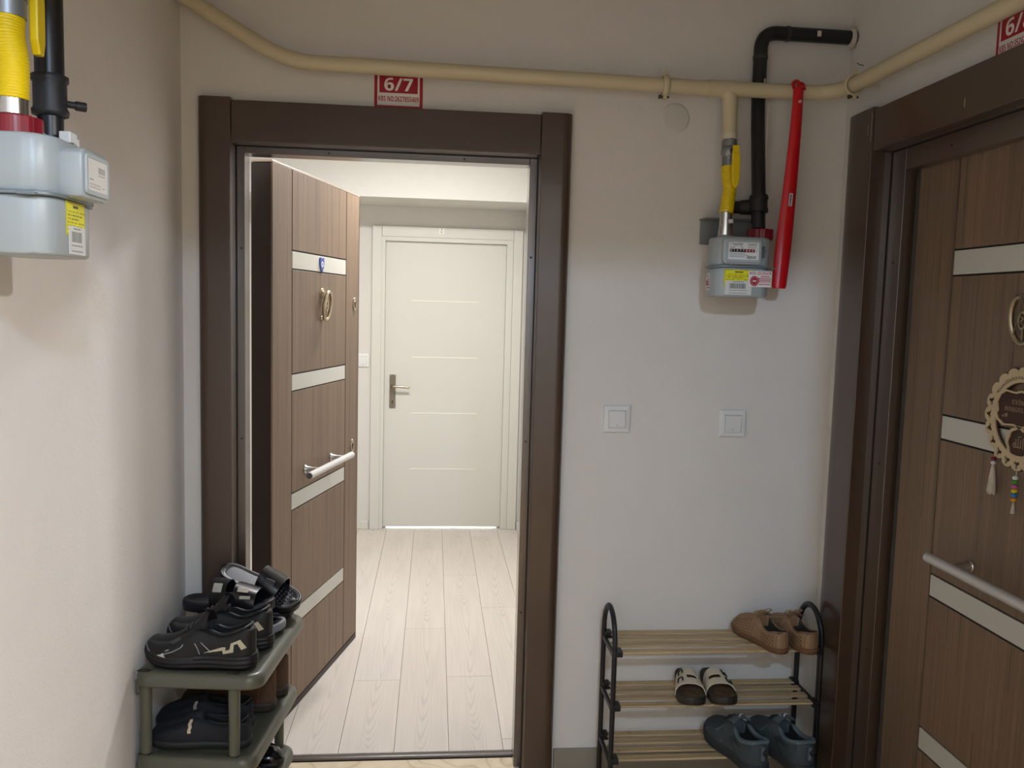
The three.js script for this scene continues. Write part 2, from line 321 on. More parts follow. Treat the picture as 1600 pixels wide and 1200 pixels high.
// ---- brown flat doors (leaf: x 0 .. L, y 0 .. H, outer face z = 0)
function brownDoor(name, label, pos, turn, g0, g1, L, H, strips, T = .062) {
  const s = setting(name, label, pos, turn), f = .005;
  part('leaf_core', bx(.001, .002, -T, L - .001, H - .002, -f, .002), edgeBrown, s);
  const gap = .0029; let k = 0;
  const board = (nm, x0, y0, x1, y1, mat) => part(nm, bx(x0, y0, -f - .001, x1, y1, 0, .0012, 1), mat, s);
  board('stile', .001, .021, g0 - gap, H - .001, doorWoods[0]); board('stile', g1 + gap, .021, L - .001, H - .001, doorWoods[1]);
  let y = .021; const st = [...strips].sort((a, b) => a[0] - b[0]);
  for (const [a, b] of st) { board('panel', g0 + gap, y, g1 - gap, a - gap * 1.6, doorWoods[(k + 2) % 4]); part('metal_strip', bx(g0 + gap, a, -f - .001, g1 - gap, b, -.0006, .0008, 1), stripMetal, s, 'pale brushed inlay strip'); y = b + gap * 1.6; k++; }
  board('panel', g0 + gap, y, g1 - gap, H - .001, doorWoods[(k + 2) % 4]);
  part('groove_backing', bx(g0 - .01, .003, -f - .002, g1 + .01, H - .003, -f + .0006), coreDark, s);
  part('edge_trim', bx(L - .0002, 0, -T, L + .004, H, .0004, .001), edgeBrown, s); part('top_trim', bx(0, H - .0004, -T, L + .004, H + .0065, .0004, .0008), M(0xb3a498, .3, .5), s, 'metal edge strip, pale for the white it reflects');  // bright reflection along the top edge put into its colour
  part('bottom_trim', [bx(0, -.003, -.008, L, .0185, .002, .001)], edgeBrown, s);
  return s;
}
function knocker(s, x, y) {
  const k = part('knocker_plate', [lathe([[0, .008], [.012, .008], [.017, .004], [.018, 0]], 24).rotateX(Math.PI / 2).translate(x, y + .048, 0), lathe([[0, .01], [.007, .01], [.011, .005], [.012, 0]], 20).rotateX(Math.PI / 2).translate(x, y - .05, 0)], nickel, s);
  const ring = []; for (let i = 0; i < 48; i++) { const a = i / 48 * Math.PI * 2; ring.push([x + .034 * Math.cos(a), y + .052 * Math.sin(a), .021 + .006 * Math.sin(a)]); }
  part('knocker_ring', tube(ring, .0062, 64, 12, true), nickel, s);
  part('knocker_emblem', [extr(poly(Array.from({ length: 24 }, (_, i) => { const a = i / 24 * 6.2832; return [x + .013 * Math.cos(a), y + .02 * Math.sin(a)]; }), [Array.from({ length: 24 }, (_, i) => { const a = -i / 24 * 6.2832; return [x + .0095 * Math.cos(a), y + .0165 * Math.sin(a)]; })]), .004, .001).translate(0, 0, .016),
    tube([[x - .004, y + .009, .02], [x + .003, y + .004, .02], [x - .003, y - .003, .02], [x + .004, y - .009, .02]], .002, 16, 8), bx(x - .0015, y + .018, .014, x + .0015, y + .046, .018), bx(x - .0015, y - .046, .014, x + .0015, y - .018, .018)], nickel, s);
}
function pullBar(s, x0, x1, y, m0, m1) {
  const z = .062; part('pull_bar', [cyl([x0, y, z], [x1, y, z], .0125, .0125, 28), cyl([x0 - .0015, y, z], [x0, y, z], .011, .0125, 28, true), cyl([x1, y, z], [x1 + .0015, y, z], .0125, .011, 28, true)], M(0xcfcfcd, .38, .4), s, 'brushed steel bar');
  part('bar_end', [cyl([x0 - .003, y, z], [x0 - .001, y, z], .0108, .0108, 24), cyl([x1 + .001, y, z], [x1 + .003, y, z], .0108, .0108, 24)], M(0x6d6d6f, .5, .6), s);
  for (const m of [m0, m1]) part('bar_mount', [lathe([[0, 0], [.0165, 0], [.0165, .003], [.0115, .006], [.0085, .03], [.0085, z]], 24).rotateX(Math.PI / 2).translate(m, y, 0)], steel, s);
}
function cylinderLock(s, x, y) {
  const e = (r, k, z0, z1) => extr(poly(Array.from({ length: 28 }, (_, i) => { const a = i / 28 * 6.2832; return [x + r * Math.cos(a), y + r * k * Math.sin(a)]; })), z1 - z0, .001).translate(0, 0, z0);
  const p = part('lock_plate', [e(.0175, 1.6, 0, .003)], nickel, s); part('keyway', [cyl([x, y + .006, .003], [x, y + .006, .0065], .0085, .008, 20), bx(x - .0045, y - .014, .003, x + .0045, y + .004, .006, .0015)], M(0x6b614f, .4, .9), s); return p;
}
{
  const a = .242, s = brownDoor('door_1', 'open brown wood-effect flat door with four pale strips', [-.526, .004, -.256], Math.PI / 2 - a, .156, .69, .845, 1.907, [[1.576, 1.634], [1.154, 1.209], [.732, .788], [.306, .362]], .074);
  knocker(s, .432, 1.45); pullBar(s, .165, .602, .857, .277, .533); cylinderLock(s, .792, 1.458); cylinderLock(s, .777, .862);
  // blue and white eye charm stuck on the top strip
  const sh = new THREE.Shape(); sh.moveTo(0, -.03); sh.bezierCurveTo(.018, -.016, .022, .004, .018, .022); sh.quadraticCurveTo(.008, .026, 0, .02); sh.quadraticCurveTo(-.008, .026, -.018, .022); sh.bezierCurveTo(-.022, .004, -.018, -.016, 0, -.03);
  const charm = part('eye_charm', extr(sh, .003, .0008).translate(.423, 1.604, 0), M(0x2f4aa8, .25), s, 'blue eye charm');
  part('charm_white', [new THREE.RingGeometry(.0055, .0105, 24).translate(.423, 1.604, .0042)], M(0xe8ecf2, .3), charm); part('charm_pupil', [new THREE.CircleGeometry(.0055, 20).translate(.423, 1.604, .0043)], M(0x3a6fd0, .25), charm);
}
{
  const s = brownDoor('door_2', 'closed dark brown wood-effect flat door', [1.305, .004, .332], -Math.PI / 2, .171, .69, .84, 1.89, [[1.574, 1.634], [1.156, 1.214], [.740, .795], [.322, .378]]);
  knocker(s, .465, 1.463); pullBar(s, .252, .70, .865, .328, .60);
}
// ---- white inner door
{
  const s = setting('trim_4', 'white surround of the inner door'), z = FZ;
  const side = (x0, x1) => part('casing_upright', [bx(x0, 0, z, x1, 1.962, z + .02, .004, 2)], whiteDoor, s);
  side(-.402, -.342); side(.498, .558);
  part('casing_header', bx(-.3415, 1.895, z, .4975, 1.962, z + .018, .004, 2), whiteDoor, s);
  part('frame_jamb', [bx(-.345, 0, z - .12, -.318, 1.90, z + .012, .004, 2)], whiteDoor, s); part('frame_jamb', [bx(.455, 0, z - .12, .498, 1.90, z + .012, .004, 2)], whiteDoor, s);
  part('frame_head', [bx(-.32, 1.868, z - .12, .457, 1.90, z + .012, .004, 2)], whiteDoor, s);
  part('frame_stop', [bx(-.32, 0, z - .12, -.298, 1.87, z - .0535), bx(.434, 0, z - .12, .457, 1.87, z - .0535), bx(-.32, 1.85, z - .12, .457, 1.87, z - .0535)], whiteDoor, s);
  const st = printed('room_sticker', .030, .036, .0012, canvasTex(64, 80, (c, w, h) => { c.fillStyle = '#efece2'; c.fillRect(0, 0, w, h); c.fillStyle = '#55524c'; c.fillRect(18, 6, 28, 9); c.strokeStyle = '#6a675f'; c.lineWidth = 6; c.beginPath(); c.arc(32, 46, 15, 0, 7); c.stroke(); c.fillRect(28, 58, 8, 14); }), s, [.034, 1.938, z + .0192]);
  const d = setting('door_3', 'white inner door with lever handle');
  const zf = z - .012, zb = zf - .04, x0 = -.3176, x1 = .4546, y0 = .011, y1 = 1.8676;
  // front skin with V grooves: three-centimetre chamfered panels left proud
  const ys = [y0, .397, .766, 1.131, 1.494, y1], gx = -.147;
  part('leaf', [bx(x0, y0, zb, x1, y1, zf, .002)], whiteDoor, d);
  const gr = []; for (const y of ys.slice(1, 5)) gr.push(bx(gx, y - .0032, zf - .001, .283, y + .0032, zf + .0014, .0013, 1)); part('groove_bead', gr, M(0xe6e4d8, .35), d);
  part('handle_plate', [bx(-.284, .797, zf, -.244, 1.016, zf + .006, .002, 2)], M(0x8f8677, .4, .8), d, 'bronzed steel plate');
  part('keyhole', [cyl([-.264, .842, zf + .006], [-.264, .842, zf + .0068], .004), bx(-.2665, .828, zf + .006, -.2615, .842, zf + .0068)], coreDark, d);
  part('plate_screw', [-.276, -.252].flatMap(x => [.805, 1.008].map(y => cyl([x, y, zf + .006], [x, y, zf + .0075], .0032))), steel, d);
  part('handle', [lathe([[.013, 0], [.013, .004], [.008, .006], [.008, .04]], 20).rotateX(Math.PI / 2).translate(-.264, .94, zf + .006), tube([[-.264, .94, zf + .045], [-.252, .941, zf + .05], [-.215, .941, zf + .05], [-.16, .937, zf + .047]], .0078, 24, 12), new THREE.SphereGeometry(.0078, 12, 8).translate(-.16, .937, zf + .047)], nickel, d);
}

// ---- lamps
function ceilingLamp(key, label, r, y, top, glow) {
  const L = LIGHTS[key], t = thing('ceiling_lamp', label, 'lamp', [L.pos[0], top, L.pos[2]]);
  part('lamp_base', lathe([[0, 0], [r * .8, 0], [r * .8, -.02], [r * .62, -.025], [0, -.025]].reverse(), 32), whitePlastic, t);
  const m = M(0xffffff, .4, 0, { emissive: new THREE.Color().setRGB(...L.color), emissiveIntensity: glow });
  part('lamp_shade', lathe([[0, -.085], [r * .5, -.08], [r * .85, -.06], [r, -.04], [r, -.022], [r * .6, -.022]].map(p => [p[0], p[1]]), 36), m, t);
  pointLight(key);
}
ceilingLamp('hall', 'round opal ceiling lamp behind the viewer in the hall', .13, 2.44, 2.62, 3);
ceilingLamp('landing_fill', 'added unseen lamp on the right to brighten the left wall', .13, 2.43, 2.62, 3);
{
  const L = LIGHTS.flat, h = L.size / 2, t = thing('ceiling_lamp', 'square white ceiling panel lamp inside the flat', 'lamp', [L.pos[0], 2.5, L.pos[2]]);
  part('lamp_base', bx(-h - .02, -.05, -h - .02, h + .02, 0, h + .02, .006, 2), whitePlastic, t);
  part('lamp_shade', bx(-h, -.055, -h, h, -.0502, h, .002), M(0xffffff, .4, 0, { emissive: new THREE.Color().setRGB(...L.color), emissiveIntensity: 3 }), t);
  panelLight('flat');
}
{ const L = LIGHTS.beyond_fill; ceilingLamp('beyond_fill', 'added lamp behind the white door standing in for daylight under it', .12, 2.2, 2.4, 3); }

// ------------------------------------------------------------------ pipes, gas meters, wall fittings
const creamPaint = M(0xcfc3a2, .42), blackPaint = M(0x14161c, .38), redPlastic = M(0xd00f1c, .32), yellowPlastic = M(0xe2c400, .42), meterGrey = M(0xa4adb0, .38, .05), galv = M(0x8f9496, .42, .7), chrome = M(0xcfd0cf, .22, 1), wineRed = M(0x7c0d22, .3), oldPaint = M(0xd5cfba, .7), plaster = M(0xcac5b6, .95);
{
  const t = thing('gas_pipe', 'long cream painted gas pipe running along the wall above the doors', 'pipe', [0, 0, 0]), y = 2.12, z = .078, r = .0215;
  part('pipe_run', [bentTube([[-.721, 2.306, .065], [-.632, 2.254, .066], [-.425, 2.133, z], [.80, y, z], [1.175, y + .004, z], [1.175, y + .002, .20], [1.175, y - .008, 1.45]], [.03, .085, .05, .10, .06], r, 260, 20)], creamPaint, t);
  part('pipe_drop', [tube([[.80, y, z], [.826, y - .001, z], [.845, y - .012, z], [.852, y - .035, z], [.852, y - .07, z]], .0225, 24, 16), cyl([.852, y - .05, z], [.852, 1.985, z + .008], .0215, .0215, 20)], creamPaint, t);
  part('weld_bead', cyl([.715, y, z], [.725, y, z], .0228), creamPaint, t); part('tee_collar', cyl([.785, y, z], [.865, y, z], .0242, .0242), creamPaint, t); part('weld_bead', cyl([-.645, 2.2615, .0655], [-.637, 2.257, .066], .0229), creamPaint, t);
  const clampAt = (c, ax, wallDir) => {                                // ring, two lugs with a bolt, stand-off to the wall
    const q = new THREE.Quaternion().setFromUnitVectors(new THREE.Vector3(0, 0, 1), new THREE.Vector3(...ax).normalize());
    const ring = new THREE.TorusGeometry(.0265, .0038, 8, 32); ring.scale(1, 1, 2.4); ring.applyQuaternion(q); ring.translate(...c);
    const w = wallDir; const st = cyl([c[0] + w[0] * .026, c[1], c[2] + w[2] * .026], [c[0] + w[0] * .0745, c[1], c[2] + w[2] * .0745], .004);
    part('pipe_clamp', [ring, st, bx(c[0] - .006, c[1] + .024, c[2] - .008, c[0] + .006, c[1] + .040, c[2] + .008, .002), bx(c[0] - .006, c[1] - .040, c[2] - .008, c[0] + .006, c[1] - .024, c[2] + .008, .002)], creamPaint, t);
    part('clamp_bolt', [cyl([c[0] - .016, c[1] - .034, c[2] + .004], [c[0] + .012, c[1] - .034, c[2] + .004], .0032), cyl([c[0] - .018, c[1] - .034, c[2] + .004], [c[0] - .012, c[1] - .034, c[2] + .004], .006, .006, 6)], M(0x5d5443, .6, .6), t);
  };
  clampAt([.655, y + .0015, z], [1, 0, 0], [0, 0, -1]); clampAt([1.175, y + .001, .185], [0, -.05, 1], [1, 0, 0]);
  part('wall_plaster', [new THREE.IcosahedronGeometry(.034, 2).scale(.4, 1, 1).translate(-.719, 2.312, .066)], plaster, t, 'broken plaster round the pipe');
  part('white_ferrule', cyl([.852, 1.99, z + .008], [.852, 1.972, z + .010], .0222, .0235, 20), oldPaint, t);
  // ball valve with its hanging yellow lever
  part('valve_body', [cyl([.852, 1.975, .088], [.852, 1.952, .09], .0225, .0225, 6), new THREE.SphereGeometry(.0235, 20, 14).translate(.852, 1.938, .091), cyl([.852, 1.925, .092], [.851, 1.895, .094], .0195, .0195, 6)], galv, t);
  part('valve_stem', [cyl([.856, 1.938, .112], [.856, 1.938, .124], .010), cyl([.856, 1.938, .124], [.856, 1.938, .131], .0085, .0085, 6)], M(0x5c5f62, .4, .8), t);
  part('valve_lever', [bx(.849, 1.925, .1245, .868, 1.95, .134, .001), extr(poly([[.850, 1.925], [.868, 1.925], [.869, 1.86], [.866, 1.838], [.860, 1.83], [.854, 1.838], [.851, 1.86]]), .007, .0025, 2).translate(0, 0, .1295)], yellowPlastic, t);
}
function yellowHose(name, label, pts, r, parentless = true) {
  const t = thing(name, label, 'hose'), c = new THREE.CatmullRomCurve3(pts.map(p => new THREE.Vector3(...p))), L = c.getLength(), n = Math.round(L / .0012);
  const F = c.computeFrenetFrames(n, false);
  part('corrugated_sleeve', grid(n, 20, (u, v) => { const i = Math.round(u * n), p = c.getPointAt(u), a = v * Math.PI * 2, rr = r * (1 + .035 * Math.cos(u * L / .0042 * Math.PI * 2)); const N = F.normals[i], B = F.binormals[i]; return [p.x + rr * (Math.cos(a) * N.x + Math.sin(a) * B.x), p.y + rr * (Math.cos(a) * N.y + Math.sin(a) * B.y), p.z + rr * (Math.cos(a) * N.z + Math.sin(a) * B.z)]; }, true), yellowPlastic, t);
  return t;
}
{
  const t = yellowHose('gas_hose', 'yellow hose between ball valve and the small meter by the red shoehorn', [[.851, 1.8945, .094], [.851, 1.87, .097], [.855, 1.83, .103], [.848, 1.79, .112], [.843, 1.755, .118]], .0195);
  part('hose_nut', [cyl([.843, 1.765, .117], [.843, 1.722, .118], .0185, .0185, 24), cyl([.843, 1.728, .118], [.843, 1.708, .118], .0205, .0205, 6), cyl([.843, 1.708, .118], [.843, 1.6935, .118], .021, .021, 24)], chrome, t);
  part('nut_tag', bx(.845, 1.727, .1365, .858, 1.738, .1385, .0005), M(0xd8d8d6, .4), t);
}
{
  const t = thing('gas_riser', 'black painted steel gas pipe above the small meter with an elbow at its top', 'pipe'), x = .957;
  part('riser_run', bentTube([[.9465, 1.735, .104], [.9485, 1.80, .094], [.9555, 2.08, .030], [x, 2.304, .026], [1.2495, 2.304, .026]], [.03, .08, .05], .0205, 120, 20), blackPaint, t);
  part('elbow_collar', cyl([x, 2.225, .026], [x, 2.235, .026], .0222), M(0x35363a, .5), t); part('elbow_collar', cyl([1.032, 2.304, .026], [1.042, 2.304, .026], .0222), M(0x35363a, .5), t);
  part('coupling', [cyl([.949, 1.815, .0915], [.948, 1.765, .099], .0255, .0255, 20), cyl([.949, 1.812, .092], [.949, 1.803, .0935], .0275, .0275, 20), cyl([.948, 1.775, .0975], [.948, 1.765, .099], .0275, .0275, 20), cyl([.948, 1.77, .099], [.949, 1.717, .1055], .0185, .0185, 20)], M(0x1b1c1f, .55), t);
  part('side_branch', [cyl([.855, 1.782, .06], [.94, 1.784, .06], .0185, .0185, 20), cyl([.905, 1.783, .06], [.948, 1.784, .075], .021, .0235, 20)], M(0x231d1a, .6), t);
  const fl = []; for (const [y0, y1, dx, w] of [[2.145, 2.165, .004, .016], [2.03, 2.085, -.014, .006], [1.93, 2.08, .017, .0025], [1.862, 1.905, -.017, .0022], [2.296, 2.312, .17, .012]]) fl.push(bx(x + dx - w / 2, y0, .0435 - (y0 < 2.06 ? 0 : 0), x + dx + w / 2, y1, .0475, .0008));
  fl.slice(2, 4).forEach(g => g.translate(-.003, 0, .028));
  for (const g of fl) part('flaked_paint', g, oldPaint, t, 'chipped cream paint');
  part('wall_plaster', [new THREE.IcosahedronGeometry(.032, 2).scale(.35, 1, .8).translate(1.2385, 2.302, .028)], plaster, t, 'broken plaster at the wall hole');
}
// meter in local axes: x right, y up, z out of the wall; origin at the middle of the bottom edge on the wall
function barcode(c, x, y, w, h) { c.fillStyle = '#26262a'; let p = x, k = 7; while (p < x + w) { k = (k * 73 + 31) % 97; const b = 2 + k % 5; c.fillRect(p, y, b, h); p += b + 2 + (k >> 2) % 5; } }
const warnTex = canvasTex(256, 140, (c, w, h) => { c.fillStyle = '#e6df1c'; c.fillRect(0, 0, w, h); c.strokeStyle = '#7d7a14'; c.lineWidth = 3; c.strokeRect(5, 5, w - 10, h - 10); c.fillStyle = '#45430c'; c.font = 'bold 17px sans-serif'; c.fillRect(92, 15, 70, 10); c.font = '11px sans-serif'; for (let i = 0; i < 6; i++) { c.globalAlpha = .75; for (let x = 16; x < 236 - (i % 3) * 26; x += 5 + (i * 7 + x) % 17) c.fillRect(x, 38 + i * 15, 3 + (x * 3 + i) % 12, 6); } });
const codeTex = canvasTex(256, 160, (c, w, h) => { c.fillStyle = '#d9dbd8'; c.fillRect(0, 0, w, h); c.fillStyle = '#4a4c50'; for (let x = 74; x < 180; x += 9) c.fillRect(x, 9, 6, 8); barcode(c, 44, 30, 150, 60); c.fillStyle = '#4a4c50'; for (const y of [106, 138]) for (let x = 40; x < 216; x += 8) c.fillRect(x, y, 5, 7); });
const lockTex = canvasTex(320, 200, (c, w, h) => { c.fillStyle = '#e4e1e0'; c.fillRect(0, 0, w, h); c.fillStyle = '#a5142e'; c.font = 'bold 44px sans-serif'; c.textAlign = 'center'; c.fillText('AC\u0130L \u00c7\u0130L\u0130NG\u0130R', 162, 44); for (let x = 172; x < 292; x += 12) c.fillRect(x, 58, 9, 14); c.beginPath(); c.arc(84, 126, 62, 0, 7); c.fill(); for (const y of [96, 128]) c.fillRect(140, y - 14, 168, 26); c.fillStyle = '#e4e1e0'; for (let x = 60; x < 108; x += 17) c.fillRect(x, 115, 13, 22); for (const y of [88, 120]) for (let x = 152; x < 298; x += 13) c.fillRect(x, y, 9, 14); c.strokeStyle = '#e4e1e0'; c.lineWidth = 3; c.beginPath(); c.arc(84, 126, 46, 0, 7); c.stroke(); c.fillStyle = '#a5142e'; for (let x = 150; x < 300; x += 12) c.fillRect(x, 158, 9, 13); });
function meter(name, label, pos, turn, box, prongs) {
  const t = thing(name, label, 'gas meter', pos, turn), W = .168, z0 = .072, z1 = .186;
  const outline = (e, r) => poly(roundRectPts(-W / 2 - e, z0 - e, W / 2 + e, z1 + e, r, 8));
  const slabY = (e, r, y0, y1, b) => { const g = extr(outline(e - b, r), y1 - y0 - 2 * b, b, 4, 8); g.rotateX(-Math.PI / 2); g.scale(1, 1, -1); flip(g); g.translate(0, y0 + b, 0); return toCreasedNormals(g, .6); };
  part('lower_shell', slabY(0, .036, 0, .085, .007), meterGrey, t); part('upper_shell', slabY(0, .036, .0885, .172, .008), meterGrey, t);
  part('flange', [slabY(.0055, .038, .0845, .0895, .0014), bx(W / 2, .083, z1 - .04, W / 2 + .013, .0865, z1 - .012, .0008), bx(-W / 2 - .011, .083, z1 - .04, -W / 2, .0865, z1 - .015, .0008)], M(0x7d888c, .45, .3), t);
  const b = box, zf = z1 + b.d;
  const hood = extr(poly(roundRectPts(b.x0, b.y0, b.x1, b.y1, .010, 6)), b.d - .003, .003, 3).translate(0, 0, z1 - .001); part('index_box', toCreasedNormals(hood, .6), meterGrey, t);
  const iw = b.x1 - b.x0, ih = b.y1 - b.y0;
  part('index_bezel', extr(poly(roundRectPts(b.x0 + .004, b.y0 + .004, b.x1 - .004, b.y1 - .004, .006), [roundRectPts(b.x0 + .009, b.y0 + .009, b.x1 - .009, b.y1 - .009, .003).reverse()]), .0025, .0008).translate(0, 0, zf), M(0xa9b2b5, .4), t);
  const wh = iw - .018, hh = ih - .018;
  printed('index_label', wh, hh, .0016, box.tex, t, [(b.x0 + b.x1) / 2, (b.y0 + b.y1) / 2, zf + .0018], .35);
  part('bracket', [bx(-.082, .160, .012, .086, .235, .016, .001), bx(-.086, .232, .012, .094, .2355, .076, .001), bx(-.07, .17, .0, -.05, .2, .013), bx(.05, .17, 0, .07, .2, .013)], galv, t);
  for (const p of prongs) {
    if (p.nut) { part('union_nut', [extr(poly(Array.from({ length: 48 }, (_, i) => { const a = i / 48 * 6.2832, r = .0355 * (i % 6 < 3 ? 1 : .93); return [p.x + r * Math.cos(a), -p.z + r * Math.sin(a)]; })), p.h - .004, .002, 2).rotateX(-Math.PI / 2).translate(0, .1715, 0)], wineRed, t, 'dark red union nut'); }
    else part('port_collar', cyl([p.x, .169, p.z], [p.x, .18, p.z], .024, .023, 24), meterGrey, t);
  }
  return { t, z1, W };
}
{
  const idx = canvasTex(320, 224, (c, w, h) => { c.fillStyle = '#e3e5e6'; c.fillRect(0, 0, w, h); c.strokeStyle = '#2f6f52'; c.lineWidth = 4; c.strokeRect(16, 12, 30, 26); c.fillStyle = '#26352f'; c.font = 'bold 31px sans-serif'; c.fillText('NATEK', 54, 37); c.fillStyle = '#5d6a66'; for (let x = 204; x < 300; x += 12) { c.fillRect(x, 18, 8, 14); c.fillRect(x, 42, 9, 8); } for (let x = 54; x < 140; x += 9) c.fillRect(x, 46, 6, 6); for (let x = 18; x < 64; x += 11) c.fillRect(x, 62, 8, 11); for (let x = 206; x < 290; x += 9) c.fillRect(x, 64, 6, 8); c.strokeStyle = '#5d6a66'; c.lineWidth = 3; c.beginPath(); c.moveTo(128, 68); c.lineTo(142, 58); c.lineTo(156, 68); c.lineTo(142, 78); c.closePath(); c.stroke(); c.fillStyle = '#0c0c0e'; c.fillRect(16, 86, 262, 40); c.fillStyle = '#7e1022'; c.fillRect(176, 86, 102, 40); c.fillStyle = '#f2f2f2'; c.font = 'bold 32px monospace'; '01577053'.split('').forEach((d, i) => c.fillText(d, 22 + i * 32, 117)); c.fillStyle = '#26352f'; c.fillText('', 0, 0); c.font = '16px sans-serif'; c.fillText('m\u00b3', 286, 116); c.fillStyle = '#555a5e'; for (let r = 0; r < 3; r++) for (let x = 18; x < 176 + 40 * (r % 2); x += 9) c.fillRect(x, 140 + r * 20, 6, 8); barcode(c, 196, 172, 104, 36); });
  const o = meter('gas_meter', 'small grey gas meter with counter window and red locksmith sticker beside the shoehorn', [.882, 1.513, 0], 0, { x0: -.066, x1: .042, y0: .096, y1: .164, d: .013, tex: idx }, [{ x: -.039, z: .118 }, { x: .071, z: .108, nut: true, h: .032 }]);
  const t = o.t, z = o.z1;
  part('reset_port', [bx(.042, .113, z - .002, .056, .146, z + .005, .003, 2), cyl([.0515, .132, z], [.0515, .132, z + .008], .005)], M(0x59635f, .5), t);
  printed('warning_sticker', .088, .046, .0006, warnTex, t, [-.016, .055, z + .0006], .5); printed('barcode_sticker', .078, .040, .0007, codeTex, t, [-.017, .0265, z + .0010], .5); printed('locksmith_sticker', .068, .046, .0008, lockTex, t, [.046, .053, z + .0014], .4);
  const q = printed('locksmith_sticker', .030, .050, .0008, canvasTex(120, 200, (c, w, h) => { c.fillStyle = '#d9d6d4'; c.fillRect(0, 0, w, h); c.fillStyle = '#a3182f'; c.font = 'bold 18px sans-serif'; c.textAlign = 'center'; c.fillText('AC\u0130L', 58, 24); c.fillText('\u00c7\u0130L\u0130NG\u0130R', 60, 46); c.beginPath(); c.arc(38, 112, 32, 0, 7); c.fill(); c.fillRect(70, 66, 44, 16); c.fillRect(62, 96, 52, 18); c.fillRect(62, 126, 52, 18); c.fillRect(50, 162, 60, 14); c.fillStyle = '#d9d6d4'; c.fillRect(24, 106, 28, 12); }), t, [-o.W / 2 - .0005, .044, .118], .5, [0, -Math.PI / 2, 0]);
}
{
  const idx = canvasTex(320, 240, (c, w, h) => { c.fillStyle = '#d8d6d0'; c.fillRect(0, 0, w, h); barcode(c, 170, 50, 110, 46); c.fillStyle = '#6d6a64'; for (let x = 170; x < 280; x += 8) c.fillRect(x, 106, 5, 9); c.fillStyle = '#8b7a6a'; c.fillRect(26, 184, 180, 30); c.fillStyle = '#e6e2da'; for (let i = 0; i < 8; i++) c.fillRect(32 + i * 22, 188, 15, 22); c.fillStyle = '#6d6a64'; c.fillRect(240, 196, 30, 6); c.fillRect(26, 150, 60, 8); });
  const o = meter('gas_meter', 'large grey gas meter hanging on the left wall below the black pipe', [XL, 1.523, 1.181], Math.PI / 2, { x0: -.046, x1: .044, y0: .090, y1: .156, d: .032, tex: idx }, [{ x: -.040, z: .121, nut: true, h: .028 }, { x: .072, z: .121 }]);
  const t = o.t, z = o.z1;
  printed('warning_sticker', .066, .050, .0006, warnTex, t, [.0, .058, z + .0006], .5); printed('barcode_sticker', .058, .042, .0007, codeTex, t, [.003, .026, z + .0010], .5);
  part('security_seal', [bx(.052, .181, .142, .078, .199, .160, .002), bx(.073, .1745, .1405, .092, .193, .158, .002)], whitePlastic, t, 'white plastic seal');
  part('seal_wire', tube([[-.04, .18, .155], [-.01, .166, .178], [.04, .178, .170], [.07, .182, .15], [.078, .168, .168], [.084, .150, .19], [.079, .142, .196], [.076, .152, .193]], .0009, 40, 6), steelDull, t);
}
{ // left wall: black riser and yellow hose
  const X = XL + .118, zb = 1.099, zy = 1.221;
  const t = thing('gas_riser', 'straight black gas pipe over the large meter on the left wall', 'pipe');
  part('riser_run', [cyl([X, 1.80, zb], [X, CEIL - .001, zb], .0215, .0215, 24), cyl([X, 1.7035, zb], [X, 1.81, zb], .019, .019, 24)], blackPaint, t);
  part('coupling', [lathe([[.020, -.032], [.0265, -.03], [.0275, -.022], [.0245, -.018], [.0245, .02], [.0275, .023], [.0275, .031], [.021, .033]], 28).translate(X, 1.78, zb)], M(0x26272a, .5), t);
  part('test_nipple', [cyl([X + .015, 1.772, zb - .008], [X + .034, 1.771, zb - .02], .0055), cyl([X + .031, 1.771, zb - .018], [X + .044, 1.771, zb - .027], .0078, .0078, 6)], M(0x1d1d20, .5), t);
  const h = yellowHose('gas_hose', 'ribbed yellow hose on the left wall between its valve and the dark red nut', [[X - .002, 1.862, zy + .002], [X - .002, 1.835, zy + .004], [X + .002, 1.80, zy + .002], [X, 1.747, zy]], .0225);
  part('hose_nut', [cyl([X, 1.757, zy], [X, 1.727, zy], .0205, .0205, 28), cyl([X, 1.737, zy], [X, 1.724, zy], .0215, .0215, 8)], chrome, h);
  part('valve_body', [cyl([X - .002, 1.86, zy + .002], [X - .002, 1.885, zy + .002], .0245, .0245, 24), cyl([X - .002, 1.885, zy + .002], [X - .002, 1.925, zy + .002], .0275, .0275, 8), new THREE.SphereGeometry(.031, 20, 14).translate(X - .002, 1.945, zy + .002)], galv, h);
  part('valve_lever', [extr(poly([[-.010, 0], [.010, 0], [.0125, -.05], [.012, -.10], [.007, -.118], [-.002, -.118], [-.008, -.10], [-.008, -.05]]), .008, .0025, 2).rotateY(Math.PI / 2).translate(X + .022, 1.937, zy - .024), bx(X + .022, 1.93, zy - .034, X + .028, 1.96, zy + .006, .001)], yellowPlastic, h);
}
